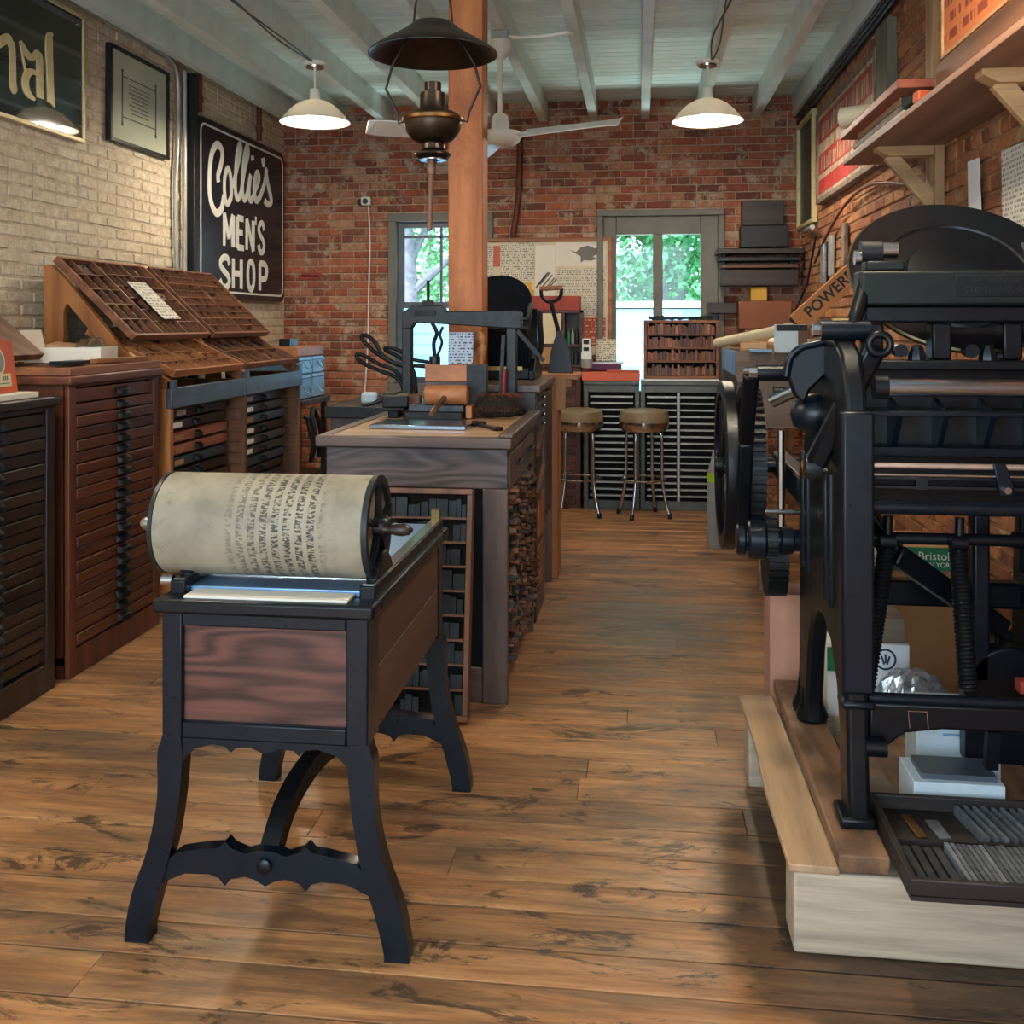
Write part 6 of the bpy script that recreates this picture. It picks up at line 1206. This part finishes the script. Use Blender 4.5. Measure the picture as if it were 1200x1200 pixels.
# ================================================================ right wall: shelf and wall pieces
TOYR = Matrix(((0, 0, -1, 0), (-1, 0, 0, 0), (0, 1, 0, 0), (0, 0, 0, 1)))
t = T('wall_shelf', 'long brown plank shelf on pale wooden brackets along the orange wall', 'shelf', (1.16, 3.9, 2.0))
B().box(1.0, 1.328, 2.45, 5.25, 2.28, 2.305).build('plank', 'shelf_wood', t, bevel=.003)
for y_ in (4.73, 3.33):
    br = B().box(1.285, 1.325, y_ - .045, y_ + .045, 1.98, 2.28).build('bracket', 'pine_Z', t, bevel=.003)
    b = B(); b.prism([(1.04, 2.28), (1.285, 2.28), (1.285, 2.235), (1.09, 2.235), (1.04, 2.262)], 'XZ', y_ - .04, y_ + .04); b.build('bracket_top', 'pine_X', br, bevel=.003)
    b = B(); b.bar((1.10, y_, 2.245), (1.29, y_, 2.02), .06, .035, up=(0, 1, 0)); b.build('diagonal_strut', 'pine_X', br, bevel=.003)
printed('crate_print', 'c8713f', '8a3a22', 16, 'YZ', .5, (14, 30))
b = B(); b.box(1.06, 1.32, 2.46, 3.86, 2.306, 2.43); tag(b.build('dark_ledge_board', 'walnut_Y', bevel=.004), 'dark brown beam lying on the shelf under the orange crate', 'beam')
t = T('printed_crate', 'orange printed wooden crate at the near end of the shelf', 'crate', (1.2, 3.2, 2.43)); B().box(1.08, 1.32, 2.46, 3.85, 2.431, 2.95).build('body', 'crate_print', t, bevel=.004)
b = B(); frame4(b, 2.47, 3.84, 2.445, 2.94, .012, 'YZ', 1.072, 1.08); b.build('border', 'pine_Y', t); b = B(); [b.box(1.070, 1.08, 3.50 + i * .03, 3.51 + i * .03, 2.60, 2.75) for i in range(5)]; b.build('stripe', 'rust_red', t)
b = B(); b.box(.98, 1.14, 4.08, 5.22, 2.40, 2.435); tag(b.build('red_plank', 'red_plank' if 'red_plank' in M else (wood('red_plank', '7a3624', 'a5573c', 'Y', .55), 'red_plank')[1], bevel=.004), 'red painted plank lying on papers on the shelf', 'plank')
for i, (ya, yb, z0, z1, mm, lab) in enumerate(((4.2, 5.1, 2.306, 2.34, 'paper', 'lowest cream paper stack under the red plank'), (4.3, 5.15, 2.341, 2.37, 'board_grey', 'middle grey board stack under the red plank'), (4.25, 5.05, 2.371, 2.399, 'cardboard', 'top tan board stack under the red plank'))):
    b = B(); b.box(1.03, 1.25, ya, yb, z0, z1); tag(b.build('sheet_stack', mm, bevel=.002), lab, 'paper')
b = B(); n_ = 28; k = 0; P0, P1 = Vector((.965, 5.10, 2.487)), Vector((1.27, 4.92, 2.49)); d = (P1 - P0).normalized(); u = Vector((0, 0, 1)); q = d.cross(u)
vs = []
for p in (P0, P1):
    for r__ in (.050, .046):
        for j in range(n_): a = 2 * PI * j / n_; vs.append(p + u * math.sin(a) * r__ + q * math.cos(a) * r__)
fs = []
for j in range(n_):
    j2 = (j + 1) % n_; fs += [(j, j2, 2*n_ + j2, 2*n_ + j), (n_ + j, 3*n_ + j, 3*n_ + j2, n_ + j2), (j, n_ + j, n_ + j2, j2), (2*n_ + j, 2*n_ + j2, 3*n_ + j2, 3*n_ + j)]
b.add(vs, fs); tag(b.build('paper_scroll', 'cream', smooth=40), 'rolled cream paper resting on the red plank end', 'paper roll')
b = B(); b.obox((1.02, 4.02, 2.335), (.05, .10, .05), (0, 0, .2)); tag(b.build('black_clamp', 'black_plastic', bevel=.01), 'small black clamp on the shelf edge', 'clamp')
b = B(); b.obox((1.03, 3.93, 2.33), (.05, .06, .045), (0, 0, .1)); tag(b.build('orange_marker', 'orange', bevel=.008), 'bright orange marker on the shelf edge beside the clamp', 'marker')
b = B(); b.lathe([(.03, 2.306), (.035, 2.32), (.035, 2.40), (.02, 2.43)], (1.12, 3.96, 0), 14); tag(b.build('glass_jar', 'grey_fabric', smooth=40), 'dusty grey jar on the shelf before the crate', 'jar')
# weathered sign on the wall
m = NT('weathered_sign'); v = m.coords((1, 6, 1.2)); n1 = m.noise(v, 5, 6, .7); c = m.ramp(n1, [(.35, srgb('6b5a4a')), (.5, srgb('a8957c')), (.62, srgb('c9b596'))])
m.base(c); m.rough(.8)
paint('sign_red', 'a8352e', .6, 0, .25, 9, .02)
t = T('weathered_sign', 'weathered wooden sign with faded red bands high on the orange wall', 'sign', (1.3, 6.75, 2.37))
B().box(1.285, 1.325, 5.84, 7.70, 2.375, 3.0).build('board', 'weathered_sign', t, bevel=.003); b = B(); frame4(b, 5.82, 7.72, 2.36, 3.015, .035, 'YZ', 1.275, 1.33); b.build('frame', 'board_grey', t, bevel=.003)
for za, zb in ((2.42, 2.52), (2.56, 2.70), (2.78, 2.95)): B().box(1.283, 1.286, 5.92, 7.62, za, zb).build('red_band', 'sign_red', t)
rr_ = random.Random(21)
for za, zb in ((2.575, 2.685), (2.80, 2.93)):
    y_ = 6.0
    while y_ < 7.5: w_ = rr_.uniform(.015, .05); B().box(1.2815, 1.283, y_, y_ + w_, za, zb - rr_.uniform(0, .03)).build('faded_stroke', 'weathered_sign', t); y_ += w_ + rr_.uniform(.02, .06)
b = B(); b.box(1.28, 1.335, 5.55, 5.80, 2.35, 3.1); tag(b.build('mossy_board', 'mossy' if 'mossy' in M else (wood('mossy', '4a4a3c', '7c7a66', 'Z', .8), 'mossy')[1], bevel=.004), 'greenish weathered board standing beside the weathered sign', 'board')
t = T('corner_picture', 'narrow gold edged picture frame on the wall near the back corner', 'picture', (1.32, 8.35, 2.25)); b = B(); frame4(b, 7.95, 8.72, 2.26, 3.12, .03, 'YZ', 1.285, 1.33); b.build('frame', 'gold', t, bevel=.004); B().box(1.315, 1.33, 7.98, 8.69, 2.29, 3.09).build('picture', 'green_dark' if 'green_dark' in M else (paint('green_dark', '2c322a', .4, 0, .3, 5, 0), 'green_dark')[1], t)
for i, (ya, yb, za, zb, lab) in enumerate(((4.17, 4.34, 1.72, 2.15, 'narrow white paper strip hanging on the orange wall'), (3.70, 3.95, 1.65, 2.13, 'white printed sheet hanging on the orange wall near the crate'))):
    b = B(); b.add([(1.322, ya, za), (1.322, yb, za), (1.315, yb, zb), (1.305, ya, zb - .01), (1.324, ya, za), (1.324, yb, za), (1.317, yb, zb), (1.307, ya, zb - .01)], [(0,1,2,3),(7,6,5,4),(0,4,5,1),(1,5,6,2),(2,6,7,3),(3,7,4,0)]); tag(b.build('wall_paper_sheet', 'paper_white' if i == 0 else 'print_yz'), lab, 'paper')
# hanging strips and hoses
for i, (ya, z0, z1, mm, lab) in enumerate(((7.55, 1.78, 2.08, 'lead', 'pale metal strip hanging near the back corner'), (7.25, 1.82, 2.10, 'conduit', 'grey metal tube hanging beside the pale strip'), (6.80, 1.86, 2.14, 'board_grey', 'worn grey board piece hanging above the lettered box'))):
    b = B(); b.obox((1.305, ya, (z0 + z1) / 2), (.03, .10, z1 - z0), (.05, 0, 0)); tag(b.build('hanging_strip', mm, bevel=.008), lab, 'strip')
b = B(); b.tube(smoothpath([(1.30, 7.9, 1.95), (1.29, 7.3, 2.12), (1.28, 6.6, 2.25), (1.28, 5.9, 2.27), (1.28, 5.1, 2.16), (1.29, 4.9, 2.12)]), .010, 8); tag(b.build('wall_hose', 'rust_pipe', smooth=50), 'brown hose looped along the orange wall under the sign', 'hose')
b = B(); b.tube([(1.26, 7.6, 2.13), (1.22, 7.75, 1.78), (1.14, 7.9, 1.55)], [.008, .008, .006], 8); b.tube(smoothpath([(1.14, 7.9, 1.55), (1.12, 7.9, 1.52), (1.15, 7.88, 1.51)]), .006, 6); tag(b.build('long_hook', 'iron_dull', smooth=40), 'long thin iron hook rod leaning in the back corner', 'rod')
b = B(); b.cyl((1.29, 8.3, 2.22), (1.25, 7.7, 2.20), .018, 10); tag(b.build('short_pipe', 'conduit', smooth=40), 'short grey pipe lying below the corner picture', 'pipe')
t = T('lettered_box', 'long orange brown cardboard box with black capital letters leaning on the wall', 'box', (1.13, 6.22, 1.5))
MB_ = Matrix.Translation((1.12, 6.22, 1.68)) @ Matrix.Rotation(math.radians(-43), 4, 'Y')
b = B(); b.box(-.27, .27, -.03, .03, -.06, .06); b.xf(MB_); b.build('carton', 'box_orange' if 'box_orange' in M else (paint('box_orange', 'b87d4c', .75, 0, .08, 6, 0), 'box_orange')[1], t, bevel=.003)
b = text_b('POWERP', .09, .002, .001); b.xf(MB_ @ Matrix.Translation((-.02, -.031, -.025)) @ FR); b.build('lettering', 'black_paint', t)
